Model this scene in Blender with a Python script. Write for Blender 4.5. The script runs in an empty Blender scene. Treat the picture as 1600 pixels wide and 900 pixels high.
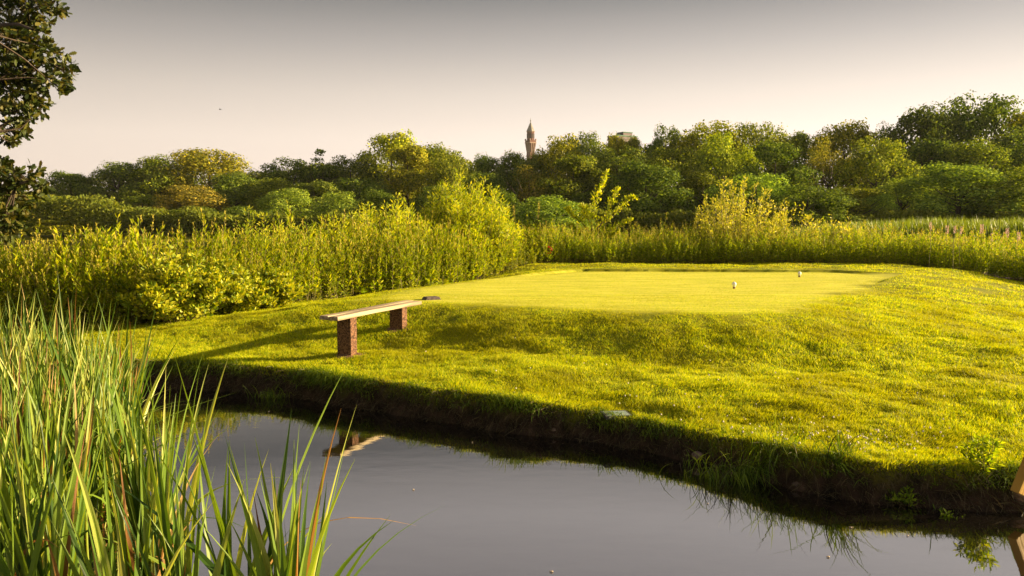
import bpy, math, random
import numpy as np
from math import radians, sin, cos, pi
rng = np.random.default_rng(11)
random.seed(5)
SC = bpy.context.scene

# ------------------------------------------------------------------ camera, sky, sun, exposure
CAM_H = 1.93
F = 1244.0                                  # focal length in photo pixels (1600 wide)
PITCH = math.atan(102.0 / F)
cam_d = bpy.data.cameras.new("camera"); cam = bpy.data.objects.new("camera", cam_d)
SC.collection.objects.link(cam); SC.camera = cam
cam.location = (0, 0, CAM_H); cam.rotation_euler = (pi/2 - PITCH, 0, 0)
cam_d.sensor_width = 36.0; cam_d.lens = 36.0 * F / 1600.0
cam_d.clip_start = 0.05; cam_d.clip_end = 6000

SUN_EL, SUN_AZ = 14.5, 10.0                # azimuth from +x (right) towards +y (away)
sdir = np.array([cos(radians(SUN_EL))*cos(radians(SUN_AZ)), cos(radians(SUN_EL))*sin(radians(SUN_AZ)), sin(radians(SUN_EL))])
world = bpy.data.worlds.new("World"); SC.world = world; world.use_nodes = True
nt = world.node_tree; nt.nodes.clear()
out = nt.nodes.new("ShaderNodeOutputWorld"); bg = nt.nodes.new("ShaderNodeBackground")
nt.links.new(bg.outputs[0], out.inputs[0])
sky = nt.nodes.new("ShaderNodeTexSky"); sky.sky_type = 'NISHITA'; sky.sun_disc = False
sky.sun_elevation = radians(SUN_EL); sky.sun_rotation = radians(90 - SUN_AZ); sky.dust_density = 4.0
tc = nt.nodes.new("ShaderNodeTexCoord"); sep = nt.nodes.new("ShaderNodeSeparateXYZ")
nt.links.new(tc.outputs['Generated'], sep.inputs[0])
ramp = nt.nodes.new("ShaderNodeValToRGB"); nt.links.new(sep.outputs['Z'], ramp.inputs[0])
def set_ramp(r, stops):
    el = r.color_ramp.elements
    while len(el) > 1: el.remove(el[-1])
    el[0].position = stops[0][0]; el[0].color = (*stops[0][1], 1)
    for p, c in stops[1:]:
        e = el.new(p); e.color = (*c, 1)
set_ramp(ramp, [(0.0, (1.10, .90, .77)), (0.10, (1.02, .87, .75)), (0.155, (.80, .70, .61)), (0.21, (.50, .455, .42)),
                (0.27, (.215, .21, .21)), (0.31, (.52, .475, .455)), (0.35, (.66, .60, .58)), (0.43, (.47, .425, .42)), (0.6, (.40, .36, .36)), (1.0, (.28, .26, .27))])  # upper stops: bright band added above the camera's view to lighten the pond's reflection
# sky is brighter towards the sun (right) than towards the left
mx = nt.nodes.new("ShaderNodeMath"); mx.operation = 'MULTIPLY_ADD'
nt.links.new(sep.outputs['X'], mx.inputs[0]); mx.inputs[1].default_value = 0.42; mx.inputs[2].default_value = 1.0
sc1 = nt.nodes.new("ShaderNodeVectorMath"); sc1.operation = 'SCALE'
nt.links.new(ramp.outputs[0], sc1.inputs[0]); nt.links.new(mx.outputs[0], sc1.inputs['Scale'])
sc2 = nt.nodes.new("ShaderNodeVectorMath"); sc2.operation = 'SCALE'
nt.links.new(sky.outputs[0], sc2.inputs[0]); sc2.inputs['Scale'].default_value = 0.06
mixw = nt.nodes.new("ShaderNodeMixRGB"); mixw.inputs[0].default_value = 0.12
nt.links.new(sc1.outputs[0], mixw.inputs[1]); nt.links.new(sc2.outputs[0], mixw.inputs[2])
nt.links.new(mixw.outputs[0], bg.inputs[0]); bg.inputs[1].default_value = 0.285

sun_d = bpy.data.lights.new("sun", 'SUN'); sun = bpy.data.objects.new("sun", sun_d); SC.collection.objects.link(sun)
sun_d.energy = 5.0; sun_d.angle = radians(1.0); sun_d.color = (1.0, 0.76, 0.42)
from mathutils import Vector, Matrix
sun.rotation_euler = Vector(tuple(sdir)).to_track_quat('Z', 'Y').to_euler()
SC.view_settings.view_transform = 'Standard'; SC.view_settings.look = 'None'
SC.view_settings.gamma = 1.0; SC.view_settings.exposure = 2.0; SC.view_settings.use_curve_mapping = False
SC.cycles.max_bounces = 6; SC.cycles.transparent_max_bounces = 4; SC.cycles.transmission_bounces = 3
SC.cycles.diffuse_bounces = 3; SC.cycles.glossy_bounces = 3

# ------------------------------------------------------------------ pixel -> world helpers
def ray(px, py):
    a = (px - 800)/F; b = (450 - py)/F
    return np.array([a, cos(PITCH) + b*sin(PITCH), -sin(PITCH) + b*cos(PITCH)])
def at_y(px, py, Y):
    r = ray(px, py); t = Y/r[1]; return np.array([r[0]*t, Y, CAM_H + r[2]*t])
def on_z(px, py, z):
    r = ray(px, py); t = (z - CAM_H)/r[2]; return np.array([r[0]*t, r[1]*t, z])

# ------------------------------------------------------------------ noise
def _hash(i, j, s):
    n = (i*374761393 + j*668265263 + s*1442695041) & 0xffffffff
    n = ((n ^ (n >> 13))*1274126177) & 0xffffffff
    return ((n ^ (n >> 16)) & 0xffff)/65535.0
def vnoise(x, y, s=0):
    x = np.asarray(x, float); y = np.asarray(y, float)
    i = np.floor(x).astype(np.int64); j = np.floor(y).astype(np.int64)
    u = x - i; v = y - j; u = u*u*(3 - 2*u); v = v*v*(3 - 2*v)
    a = _hash(i, j, s); b = _hash(i+1, j, s); c = _hash(i, j+1, s); d = _hash(i+1, j+1, s)
    return (a*(1-u) + b*u)*(1-v) + (c*(1-u) + d*u)*v - 0.5
def fbm(x, y, s=0, o=3):
    r = 0; a = 1
    for k in range(o):
        r = r + a*vnoise(x*2**k, y*2**k, s+k*17); a *= .5
    return r
def sstep(a, b, x):
    t = np.clip((x-a)/(b-a), 0, 1); return t*t*(3-2*t)

# ------------------------------------------------------------------ terrain
W_PX = [(-200,592),(0,600),(260,607),(400,615),(483,624),(567,640),(700,662),(800,674),(900,688),(1000,703),(1100,724),(1160,745),(1233,762),(1317,780),(1433,795),(1567,803),(1700,800),(1900,780)]
SH = np.array([on_z(a, b, 0)[:2] for a, b in W_PX])
SH = np.vstack([[-40, 10.5], [-14, 9.9], SH, [9, 6.3], [40, 8.5]])
def y_shore(x):
    xs = np.asarray(x, float)
    y = 0
    for o in (-.3, -.15, 0, .15, .3): y = y + np.interp(xs+o, SH[:,0], SH[:,1])
    return y/5 + .10*vnoise(xs*1.7, xs*0, 3) + .06*vnoise(xs*5.1, xs*0, 4)
TEE_PX = [(560,468),(680,474),(860,482),(1000,488),(1150,492),(1250,482),(1330,456),(1410,431),(1300,425.5),(910,424),(760,436),(640,452)]
TZ = .75
TEE = np.array([on_z(a, b, TZ)[:2] for a, b in TEE_PX])
def poly_sd(x, y, P):
    d = np.full(x.shape, 1e9); ins = np.zeros(x.shape, bool)
    n = len(P)
    for k in range(n):
        a = P[k]; b = P[(k+1) % n]; e = b-a
        t = np.clip(((x-a[0])*e[0] + (y-a[1])*e[1])/(e@e), 0, 1)
        d = np.minimum(d, np.hypot(x-a[0]-t*e[0], y-a[1]-t*e[1]))
        c = ((a[1] > y) != (b[1] > y))
        with np.errstate(divide='ignore', invalid='ignore'):
            xi = a[0] + (y-a[1])/(e[1] if e[1] != 0 else 1e-9)*e[0]
        ins ^= c & (x < xi)
    return np.where(ins, -d, d)
H_PX = [(-300,516,.35),(0,514,.35),(150,512,.35),(260,503,.36),(330,492,.38),(400,478,.42),(480,462,.5),(560,448,.6),(640,438,.68),(700,430,.72),(780,421,.76),(850,414.5,.78),(1100,412.5,.78),(1450,415,.78),(1530,421,.72)]
HF = np.array([on_z(a, b, c)[:2] for a, b, c in H_PX])
HF = np.vstack([[-30, 11.5], HF, [12.6, 18.6], [16, 15.5], [30, 14]])
def y_hedge(x): return np.interp(x, HF[:,0], HF[:,1])
def y_far(x): return np.interp(x, [-30, -12, -5.6, -1, 2, 14, 40], [15, 15.5, 17.5, 24, 26.5, 27, 27])
def shore_s(x, y): return (y - y_shore(x))*.93
def height(x, y, full=False):
    x = np.asarray(x, float); y = np.asarray(y, float)
    s = shore_s(x, y)
    s = s + .05*fbm(x*6, y*6, 9, 2)
    lf = sstep(1.2, -1.5, x); lip = .23 + .05*lf + .04*vnoise(x*.9, x*0, 21)
    z = np.where(s < 0, -.5*sstep(0, -1.2, s) + np.minimum(0, s)*.5, lip*sstep(-.02, .19, s) + (.12 - .06*lf)*sstep(.2, 2.0, s))
    sd = poly_sd(x, y, TEE)
    w = 1.75 + 2.6*sstep(3, 7, x) + 1.2*sstep(-1, -5, x)
    t = 1 - sstep(-.05, 1, sd/w)
    z = np.where(s > 0, z*(1-t) + TZ*t, z)
    far = sstep(14.5, 16.5, y)*sstep(-.5, 1, x)
    z = z + .06*sstep(0, .05, sd)*far*(s > 0)
    back = sstep(17, 20, y)*sstep(-2, 1, x)*(1 - sstep(9.5, 14, x))
    z = np.where(sd > 0, z*(1-back) + np.maximum(z, .81)*back, z)
    bump = .075*fbm(x*.8, y*.95, 5, 3) + .030*fbm(x*2.3, y*3.4, 8, 2)
    z = z + bump*sstep(.25, .8, s)*sstep(.0, .8, sd)*(1 - sstep(24, 30, y))
    # the land falls to the lake behind the herbs
    yf = y_far(x)
    z = z*(1 - sstep(yf, yf+3, y)) - .6*sstep(yf, yf+3, y)
    # near bank below the camera
    nb = 1 - sstep(.2, 1.1, y + .2*vnoise(x, x*0, 2))
    z = np.where(y < 3, np.maximum(z, -.5)*(1-nb) + .38*nb, z)
    # far shore and wooded hill
    fs = sstep(84, 90, y)
    z = np.where(y > 60, -.6 + fs*1.1 + 9.5*sstep(92, 210, y), z)
    if full: return z, s, sd
    return z
def hgt1(x, y): return float(height(np.array([x]), np.array([y]))[0])

# ------------------------------------------------------------------ mesh helpers
COL = SC.collection
def mesh_np(name, V, Fc, mats, midx=None, smooth=False):
    """V (n,3); Fc list of (m,k) arrays or one array"""
    if not isinstance(Fc, list): Fc = [Fc]
    me = bpy.data.meshes.new(name)
    V = np.ascontiguousarray(V, np.float32)
    me.vertices.add(len(V)); me.vertices.foreach_set("co", V.ravel())
    nl = sum(f.size for f in Fc); npoly = sum(len(f) for f in Fc)
    me.loops.add(nl); me.loops.foreach_set("vertex_index", np.concatenate([f.ravel() for f in Fc]).astype(np.int32))
    tot = np.concatenate([np.full(len(f), f.shape[1]) for f in Fc]).astype(np.int32)
    st = np.concatenate([[0], np.cumsum(tot)[:-1]]).astype(np.int32)
    me.polygons.add(npoly); me.polygons.foreach_set("loop_start", st); me.polygons.foreach_set("loop_total", tot)
    for m in (mats if isinstance(mats, (list, tuple)) else [mats]): me.materials.append(m)
    if midx is not None: me.polygons.foreach_set("material_index", np.asarray(midx, np.int32))
    me.polygons.foreach_set("use_smooth", np.full(npoly, smooth))
    me.update(calc_edges=True); me.validate()
    return me
def link(name, me, parent=None, loc=None, label=None, cat=None, group=None, kind=None):
    o = bpy.data.objects.new(name, me); COL.objects.link(o)
    if parent: o.parent = parent
    if loc is not None: o.location = tuple(float(c) for c in loc)
    if label: o['label'] = label
    if cat: o['category'] = cat
    if group: o['group'] = group
    if kind: o['kind'] = kind
    return o
def unit(v): return v/np.maximum(np.linalg.norm(v, axis=-1, keepdims=True), 1e-9)
def leaves(b, d, l, w, s=None, r=None):
    """diamond leaves: base b, direction d, length l, width w"""
    r = r or rng
    n = len(b); d = unit(d)
    if s is None: s = unit(np.cross(d, unit(r.normal(size=(n, 3)))))
    l = np.broadcast_to(l, n)[:, None]; w = np.broadcast_to(w, n)[:, None]
    nrm = np.cross(d, s)
    mid = b + d*l*.45 + nrm*l*.06
    V = np.stack([b, mid + s*w/2, b + d*l, mid - s*w/2], 1).reshape(-1, 3)
    return V, np.arange(4*n).reshape(n, 4)
def join(parts):
    """parts: list of (V, F(m,4), mat)"""
    Vs, Fs, Ms, o = [], [], [], 0
    for V, Fq, m in parts:
        if len(V) == 0: continue
        Vs.append(V); Fs.append(Fq + o); Ms.append(np.full(len(Fq), m)); o += len(V)
    return np.vstack(Vs), np.vstack(Fs), np.concatenate(Ms)
def tube(pts, rad, n=6):
    pts = np.asarray(pts, float); m = len(pts); rad = np.broadcast_to(rad, m)
    t = np.gradient(pts, axis=0); t = unit(t)
    ref = np.where(np.abs(t[:, 2:3]) > .9, np.array([[1, 0, 0]]), np.array([[0, 0, 1.]]))
    a = unit(np.cross(t, ref)); b = np.cross(t, a)
    ang = np.linspace(0, 2*pi, n, endpoint=False)
    V = (pts[:, None] + (a[:, None]*np.cos(ang)[None, :, None] + b[:, None]*np.sin(ang)[None, :, None])*rad[:, None, None]).reshape(-1, 3)
    i = np.arange(m-1)[:, None]*n; j = np.arange(n)[None]; k = (j+1) % n
    return V, np.stack([i+j, i+k, i+n+k, i+n+j], -1).reshape(-1, 4)
def ribbons(base, dir0, bend, L, Wd, side, seg=7, tw=None, point=.25):
    """strap leaves: base (n,3), initial dir, bend vector, length, width"""
    n = len(base); t = np.linspace(0, 1, seg+1)
    L = L[:, None]; c = base[:, None] + dir0[:, None]*(L*t)[..., None] + bend[:, None]*((L*t**2.2))[..., None]
    wprof = np.clip(np.minimum((1-t)/point, 1), 0.02, 1)**.8*(0.8 + .2*np.sin(pi*t))
    s = side[:, None]*np.ones((1, seg+1, 1))
    if tw is not None:
        a = tw[:, None]*t; nrm = unit(np.cross(dir0, side))
        s = side[:, None]*np.cos(a)[..., None] + nrm[:, None]*np.sin(a)[..., None]
    off = s*(Wd[:, None]*wprof/2)[..., None]
    V = np.stack([c-off, c+off], 2).reshape(-1, 3)       # n, seg+1, 2
    base_i = (np.arange(n)*(seg+1)*2)[:, None]; j = np.arange(seg)[None]*2
    q = np.stack([base_i+j, base_i+j+1, base_i+j+3, base_i+j+2], -1).reshape(-1, 4)
    return V, q
def folded(base, dir0, bend, L, Wd, side, seg=9, tw=None, point=.42, fold=.2):
    n = len(base); t = np.linspace(0, 1, seg+1); L = L[:, None]
    c = base[:, None] + dir0[:, None]*(L*t)[..., None] + bend[:, None]*((L*t**2.2))[..., None]
    wp = np.clip(np.minimum((1-t)/point, 1), 0.02, 1)**.9*(.8 + .2*np.sin(pi*t))
    nrm = unit(np.cross(dir0, side)); a = (tw if tw is not None else np.zeros(n))[:, None]*t
    s = side[:, None]*np.cos(a)[..., None] + nrm[:, None]*np.sin(a)[..., None]
    m = nrm[:, None]*np.cos(a)[..., None] - side[:, None]*np.sin(a)[..., None]
    w = (Wd[:, None]*wp/2)[..., None]
    V = np.stack([c - s*w, c + m*w*fold*2, c + s*w], 2).reshape(-1, 3)
    b = (np.arange(n)*(seg+1)*3)[:, None]; j = np.arange(seg)[None]*3
    q = np.stack([np.stack([b+j+k, b+j+k+1, b+j+k+4, b+j+k+3], -1) for k in (0, 1)], 2).reshape(-1, 4)
    return V, q
def scatter(protos, P, ang, sc, pick, tilt=None):
    """replicate quad protos [(V,F,M)] at P with z-rotation ang, scale sc (n,3)"""
    Vs, Fs, Ms, o = [], [], [], 0
    for k, (V, Fq, M) in enumerate(protos):
        idx = np.where(pick == k)[0]
        if len(idx) == 0: continue
        c, s = np.cos(ang[idx])[:, None], np.sin(ang[idx])[:, None]
        X = V[None]*sc[idx][:, None]
        x = X[..., 0]*c - X[..., 1]*s; y = X[..., 0]*s + X[..., 1]*c; z = X[..., 2]
        if tilt is not None:
            x = x + z*tilt[idx, 0:1]; y = y + z*tilt[idx, 1:2]
        A = np.stack([x, y, z], -1) + P[idx][:, None]
        Vs.append(A.reshape(-1, 3))
        Fs.append((Fq[None] + (np.arange(len(idx))*len(V))[:, None, None] + o).reshape(-1, Fq.shape[1]))
        Ms.append(np.tile(M, len(idx))); o += len(idx)*len(V)
    return np.vstack(Vs), np.vstack(Fs), np.concatenate(Ms)

# ------------------------------------------------------------------ materials
def new_mat(name):
    m = bpy.data.materials.new(name); m.use_nodes = True; n = m.node_tree; n.nodes.clear()
    o = n.nodes.new("ShaderNodeOutputMaterial"); return m, n, o
def leaf_mat(name, cols, trans=.35, tcol=None, patch=None, patch_scale=.4, patch_amt=.5, rough=.5, spec=.25, objcol=False):
    """cols: colours across random leaves; patch: second colour in broad patches"""
    m, n, o = new_mat(name)
    g = n.nodes.new("ShaderNodeNewGeometry"); r = n.nodes.new("ShaderNodeValToRGB")
    n.links.new(g.outputs['Random Per Island'], r.inputs[0])
    set_ramp(r, [(i/max(1, len(cols)-1), c) for i, c in enumerate(cols)])
    col = r.outputs[0]
    if patch is not None:
        t = n.nodes.new("ShaderNodeTexCoord"); nz = n.nodes.new("ShaderNodeTexNoise"); nz.inputs['Scale'].default_value = patch_scale; nz.inputs['Detail'].default_value = 3
        n.links.new(t.outputs['Object'], nz.inputs['Vector'])
        mr = n.nodes.new("ShaderNodeMapRange"); mr.inputs[1].default_value = .42; mr.inputs[2].default_value = .62; mr.inputs[4].default_value = patch_amt
        n.links.new(nz.outputs[0], mr.inputs[0])
        mm = n.nodes.new("ShaderNodeMixRGB"); n.links.new(mr.outputs[0], mm.inputs[0]); n.links.new(col, mm.inputs[1]); mm.inputs[2].default_value = (*patch, 1)
        col = mm.outputs[0]
    if objcol:
        oi = n.nodes.new("ShaderNodeObjectInfo"); mm = n.nodes.new("ShaderNodeMixRGB"); mm.blend_type = 'MULTIPLY'; mm.inputs[0].default_value = 1
        n.links.new(col, mm.inputs[1]); n.links.new(oi.outputs['Color'], mm.inputs[2]); col = mm.outputs[0]
    p = n.nodes.new("ShaderNodeBsdfPrincipled"); p.inputs['Roughness'].default_value = rough; p.inputs['Specular IOR Level'].default_value = spec
    n.links.new(col, p.inputs['Base Color'])
    tr = n.nodes.new("ShaderNodeBsdfTranslucent")
    gm = n.nodes.new("ShaderNodeMixRGB"); gm.blend_type = 'MULTIPLY'; gm.inputs[0].default_value = 1
    n.links.new(col, gm.inputs[1]); gm.inputs[2].default_value = (*(tcol or (1.5, 1.35, .5)), 1); n.links.new(gm.outputs[0], tr.inputs[0])
    mix = n.nodes.new("ShaderNodeMixShader"); mix.inputs[0].default_value = trans
    n.links.new(p.outputs[0], mix.inputs[1]); n.links.new(tr.outputs[0], mix.inputs[2]); n.links.new(mix.outputs[0], o.inputs[0])
    return m
def solid_mat(name, c1, c2=None, scale=8, rough=.8, bump=.3, bscale=30, detail=5, spec=.3, metal=0, stretch=(1, 1, 1), thr=(.35, .65)):
    m, n, o = new_mat(name)
    p = n.nodes.new("ShaderNodeBsdfPrincipled"); p.inputs['Roughness'].default_value = rough; p.inputs['Specular IOR Level'].default_value = spec; p.inputs['Metallic'].default_value = metal
    t = n.nodes.new("ShaderNodeTexCoord"); mp = n.nodes.new("ShaderNodeMapping"); mp.inputs['Scale'].default_value = stretch
    n.links.new(t.outputs['Object'], mp.inputs[0])
    nz = n.nodes.new("ShaderNodeTexNoise"); nz.inputs['Scale'].default_value = scale; nz.inputs['Detail'].default_value = detail
    n.links.new(mp.outputs[0], nz.inputs['Vector'])
    r = n.nodes.new("ShaderNodeValToRGB"); n.links.new(nz.outputs[0], r.inputs[0]); set_ramp(r, [(thr[0], c1), (thr[1], c2 or c1)])
    n.links.new(r.outputs[0], p.inputs['Base Color'])
    if bump:
        n2 = n.nodes.new("ShaderNodeTexNoise"); n2.inputs['Scale'].default_value = bscale; n2.inputs['Detail'].default_value = 5; n.links.new(mp.outputs[0], n2.inputs['Vector'])
        b = n.nodes.new("ShaderNodeBump"); b.inputs['Strength'].default_value = bump; b.inputs['Distance'].default_value = .02
        n.links.new(n2.outputs[0], b.inputs['Height']); n.links.new(b.outputs[0], p.inputs['Normal'])
    n.links.new(p.outputs[0], o.inputs[0]); return m

# ground
def ground_mat():
    m, n, o = new_mat("ground")
    L = n.links
    t = n.nodes.new("ShaderNodeTexCoord")
    def noise(sc, st=(1, 1, 1), det=4):
        mp = n.nodes.new("ShaderNodeMapping"); mp.inputs['Scale'].default_value = st; L.new(t.outputs['Object'], mp.inputs[0])
        z = n.nodes.new("ShaderNodeTexNoise"); z.inputs['Scale'].default_value = sc; z.inputs['Detail'].default_value = det; L.new(mp.outputs[0], z.inputs['Vector']); return z.outputs[0]
    def rampn(src, stops):
        r = n.nodes.new("ShaderNodeValToRGB"); L.new(src, r.inputs[0]); set_ramp(r, stops); return r.outputs[0]
    def mix(f, a, b):
        k = n.nodes.new("ShaderNodeMixRGB"); L.new(f, k.inputs[0]); L.new(a, k.inputs[1]); L.new(b, k.inputs[2]); return k.outputs[0]
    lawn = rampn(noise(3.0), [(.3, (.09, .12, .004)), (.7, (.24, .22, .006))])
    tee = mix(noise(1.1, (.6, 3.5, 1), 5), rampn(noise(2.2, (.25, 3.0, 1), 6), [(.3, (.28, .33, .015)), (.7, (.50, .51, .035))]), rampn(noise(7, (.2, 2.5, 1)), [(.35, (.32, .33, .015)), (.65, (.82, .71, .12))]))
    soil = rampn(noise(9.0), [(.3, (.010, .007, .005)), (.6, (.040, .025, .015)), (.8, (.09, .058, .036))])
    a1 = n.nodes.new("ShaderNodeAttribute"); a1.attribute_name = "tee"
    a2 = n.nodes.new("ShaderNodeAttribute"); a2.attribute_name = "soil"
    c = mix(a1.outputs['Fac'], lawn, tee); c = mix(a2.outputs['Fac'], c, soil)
    p = n.nodes.new("ShaderNodeBsdfPrincipled"); p.inputs['Roughness'].default_value = .9; p.inputs['Specular IOR Level'].default_value = .1
    L.new(c, p.inputs['Base Color'])
    b = n.nodes.new("ShaderNodeBump"); b.inputs['Strength'].default_value = .5; b.inputs['Distance'].default_value = .015
    L.new(noise(45), b.inputs['Height']); L.new(b.outputs[0], p.inputs['Normal']); L.new(p.outputs[0], o.inputs[0])
    return m
def water_mat(name, deep, ior=2.1, sc=3.0, strength=.05):
    m, n, o = new_mat(name); L = n.links
    p = n.nodes.new("ShaderNodeBsdfPrincipled"); p.inputs['Roughness'].default_value = .025; p.inputs['IOR'].default_value = ior
    p.inputs['Base Color'].default_value = (*deep, 1); p.inputs['Specular IOR Level'].default_value = .5
    t = n.nodes.new("ShaderNodeTexCoord"); mp = n.nodes.new("ShaderNodeMapping"); mp.inputs['Scale'].default_value = (1, 2.2, 1); L.new(t.outputs['Object'], mp.inputs[0])
    z = n.nodes.new("ShaderNodeTexNoise"); z.inputs['Scale'].default_value = sc; z.inputs['Detail'].default_value = 4; L.new(mp.outputs[0], z.inputs['Vector'])
    b = n.nodes.new("ShaderNodeBump"); b.inputs['Strength'].default_value = strength; b.inputs['Distance'].default_value = .02
    L.new(z.outputs[0], b.inputs['Height']); L.new(b.outputs[0], p.inputs['Normal']); L.new(p.outputs[0], o.inputs[0]); return m

M_ground = ground_mat()
M_water = water_mat("pond_water", (.006, .005, .004), 4.5, 3.0, .042)
M_lake = water_mat("lake_water", (.05, .05, .05), 1.9, 1.0, .3)
M_grass = leaf_mat("lawn_grass", [(.10, .19, .005), (.27, .36, .007), (.50, .51, .010), (.66, .60, .04)], trans=.45, tcol=(1.35, 1.3, .25), patch=(.24, .22, .005), patch_scale=1.0, patch_amt=.55, spec=.1)
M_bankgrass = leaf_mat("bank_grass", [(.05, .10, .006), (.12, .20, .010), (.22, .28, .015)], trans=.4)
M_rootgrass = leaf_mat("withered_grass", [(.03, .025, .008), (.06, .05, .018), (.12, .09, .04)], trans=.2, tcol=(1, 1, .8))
M_herb = leaf_mat("herb_leaves", [(.11, .18, .005), (.25, .32, .007), (.40, .43, .010), (.54, .49, .02)], trans=.45, tcol=(1.2, 1.2, .2), patch=(.13, .17, .006), patch_scale=.7, patch_amt=.5, spec=.08)
M_herbg = leaf_mat("green_herb_leaves", [(.10, .17, .006), (.27, .35, .010), (.50, .50, .02)], trans=.45, tcol=(1.2, 1.2, .25), spec=.08)
M_spike = leaf_mat("herb_seed_heads", [(.32, .26, .03), (.48, .42, .05), (.60, .52, .10)], trans=.4, tcol=(1.1, 1, .6))
M_pink = leaf_mat("pink_flower_heads", [(.50, .36, .33), (.66, .52, .46)], trans=.3, tcol=(1, .8, .8))
M_stem = solid_mat("green_brown_stem", (.09, .08, .02), (.16, .12, .04), 20, .7, 0)
M_bramble = leaf_mat("bramble_leaves", [(.07, .12, .005), (.18, .24, .008), (.36, .38, .012), (.50, .46, .03)], trans=.35, tcol=(1.3, 1.2, .3))
M_willow = leaf_mat("willow_leaves", [(.14, .22, .006), (.28, .36, .010), (.44, .47, .015), (.58, .55, .04)], trans=.5, tcol=(1.3, 1.2, .25))
M_birch = leaf_mat("pale_shrub_leaves", [(.18, .22, .010), (.34, .36, .02), (.50, .46, .05), (.62, .55, .12)], trans=.45, tcol=(1.2, 1.15, .4))
M_cat = leaf_mat("cattail_leaves", [(.025, .06, .008), (.075, .14, .014), (.16, .235, .025), (.40, .41, .12)], trans=.34, tcol=(1.4, 1.3, .4), spec=.25, rough=.45)
M_catdry = leaf_mat("dry_cattail_leaves", [(.12, .05, .012), (.28, .15, .04), (.42, .30, .12)], trans=.3, tcol=(1.2, .9, .5))
M_reed = leaf_mat("reed_bed_leaves", [(.08, .13, .010), (.13, .19, .014), (.20, .25, .02)], trans=.35)
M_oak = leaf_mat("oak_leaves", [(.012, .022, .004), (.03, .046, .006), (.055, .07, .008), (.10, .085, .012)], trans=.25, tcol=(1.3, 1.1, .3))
M_tree = leaf_mat("woodland_leaves", [(.05, .08, .014), (.14, .175, .022), (.30, .31, .030)], trans=.28, tcol=(1.2, 1.25, .4), objcol=True, spec=.03, rough=.8)
M_wood = leaf_mat("distant_wood_leaves", [(.07, .095, .016), (.12, .155, .022), (.20, .22, .03)], trans=.4, spec=.03, rough=.8)
M_bark = solid_mat("bark", (.035, .025, .018), (.09, .065, .045), 12, .9, .6, 25, stretch=(1, 1, .25))

# ------------------------------------------------------------------ ground sheet
def axis(parts):
    r = []
    for a, b, st in parts: r.append(np.arange(a, b, st))
    return np.concatenate(r)
gx = axis([(-8, 8, .055)]); gx = np.concatenate([-np.geomspace(8.1, 3000, 60)[::-1], gx, np.geomspace(8.05, 3000, 75)])
gy = axis([(3.6, 10.6, .045), (10.6, 18.2, .10), (18.2, 20.0, .03), (20.0, 22.6, .10), (22.6, 32, .4)])
gy = np.concatenate([[-400, -60, -10, -3, -1, 0, .3, .6, .9, 1.2, 1.6, 2.2, 3], gy, np.geomspace(32.5, 3500, 90)])
X, Y = np.meshgrid(gx, gy); Z, S, SD = height(X, Y, True)
nx, ny = len(gx), len(gy)
idx = np.arange(nx*ny).reshape(ny, nx)
q = np.stack([idx[:-1, :-1], idx[:-1, 1:], idx[1:, 1:], idx[1:, :-1]], -1).reshape(-1, 4)
me = mesh_np("ground", np.stack([X, Y, Z], -1).reshape(-1, 3), q, M_ground, smooth=True)
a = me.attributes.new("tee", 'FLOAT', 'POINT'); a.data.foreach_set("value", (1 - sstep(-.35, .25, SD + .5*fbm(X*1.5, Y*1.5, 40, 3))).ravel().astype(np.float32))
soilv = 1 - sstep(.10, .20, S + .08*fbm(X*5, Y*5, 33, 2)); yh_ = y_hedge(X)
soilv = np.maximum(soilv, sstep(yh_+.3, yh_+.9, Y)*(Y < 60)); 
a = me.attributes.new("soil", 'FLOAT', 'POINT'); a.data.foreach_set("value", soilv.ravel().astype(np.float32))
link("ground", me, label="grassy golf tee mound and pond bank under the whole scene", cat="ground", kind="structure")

def sheet(name, x0, x1, y0, y1, z, m, label):
    V = np.array([[x0, y0, z], [x1, y0, z], [x1, y1, z], [x0, y1, z]], float)
    link(name, mesh_np(name, V, np.array([[0, 1, 2, 3]]), m), label=label, cat="water", kind="structure")
sheet("pond_water", -40, 40, -.2, 11.5, 0, M_water, "still dark pond in the foreground mirroring the grey sky")
sheet("lake_water", -400, 400, 16, 90, 0.0, M_lake, "pale strip of lake behind the tall herbs")

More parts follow.
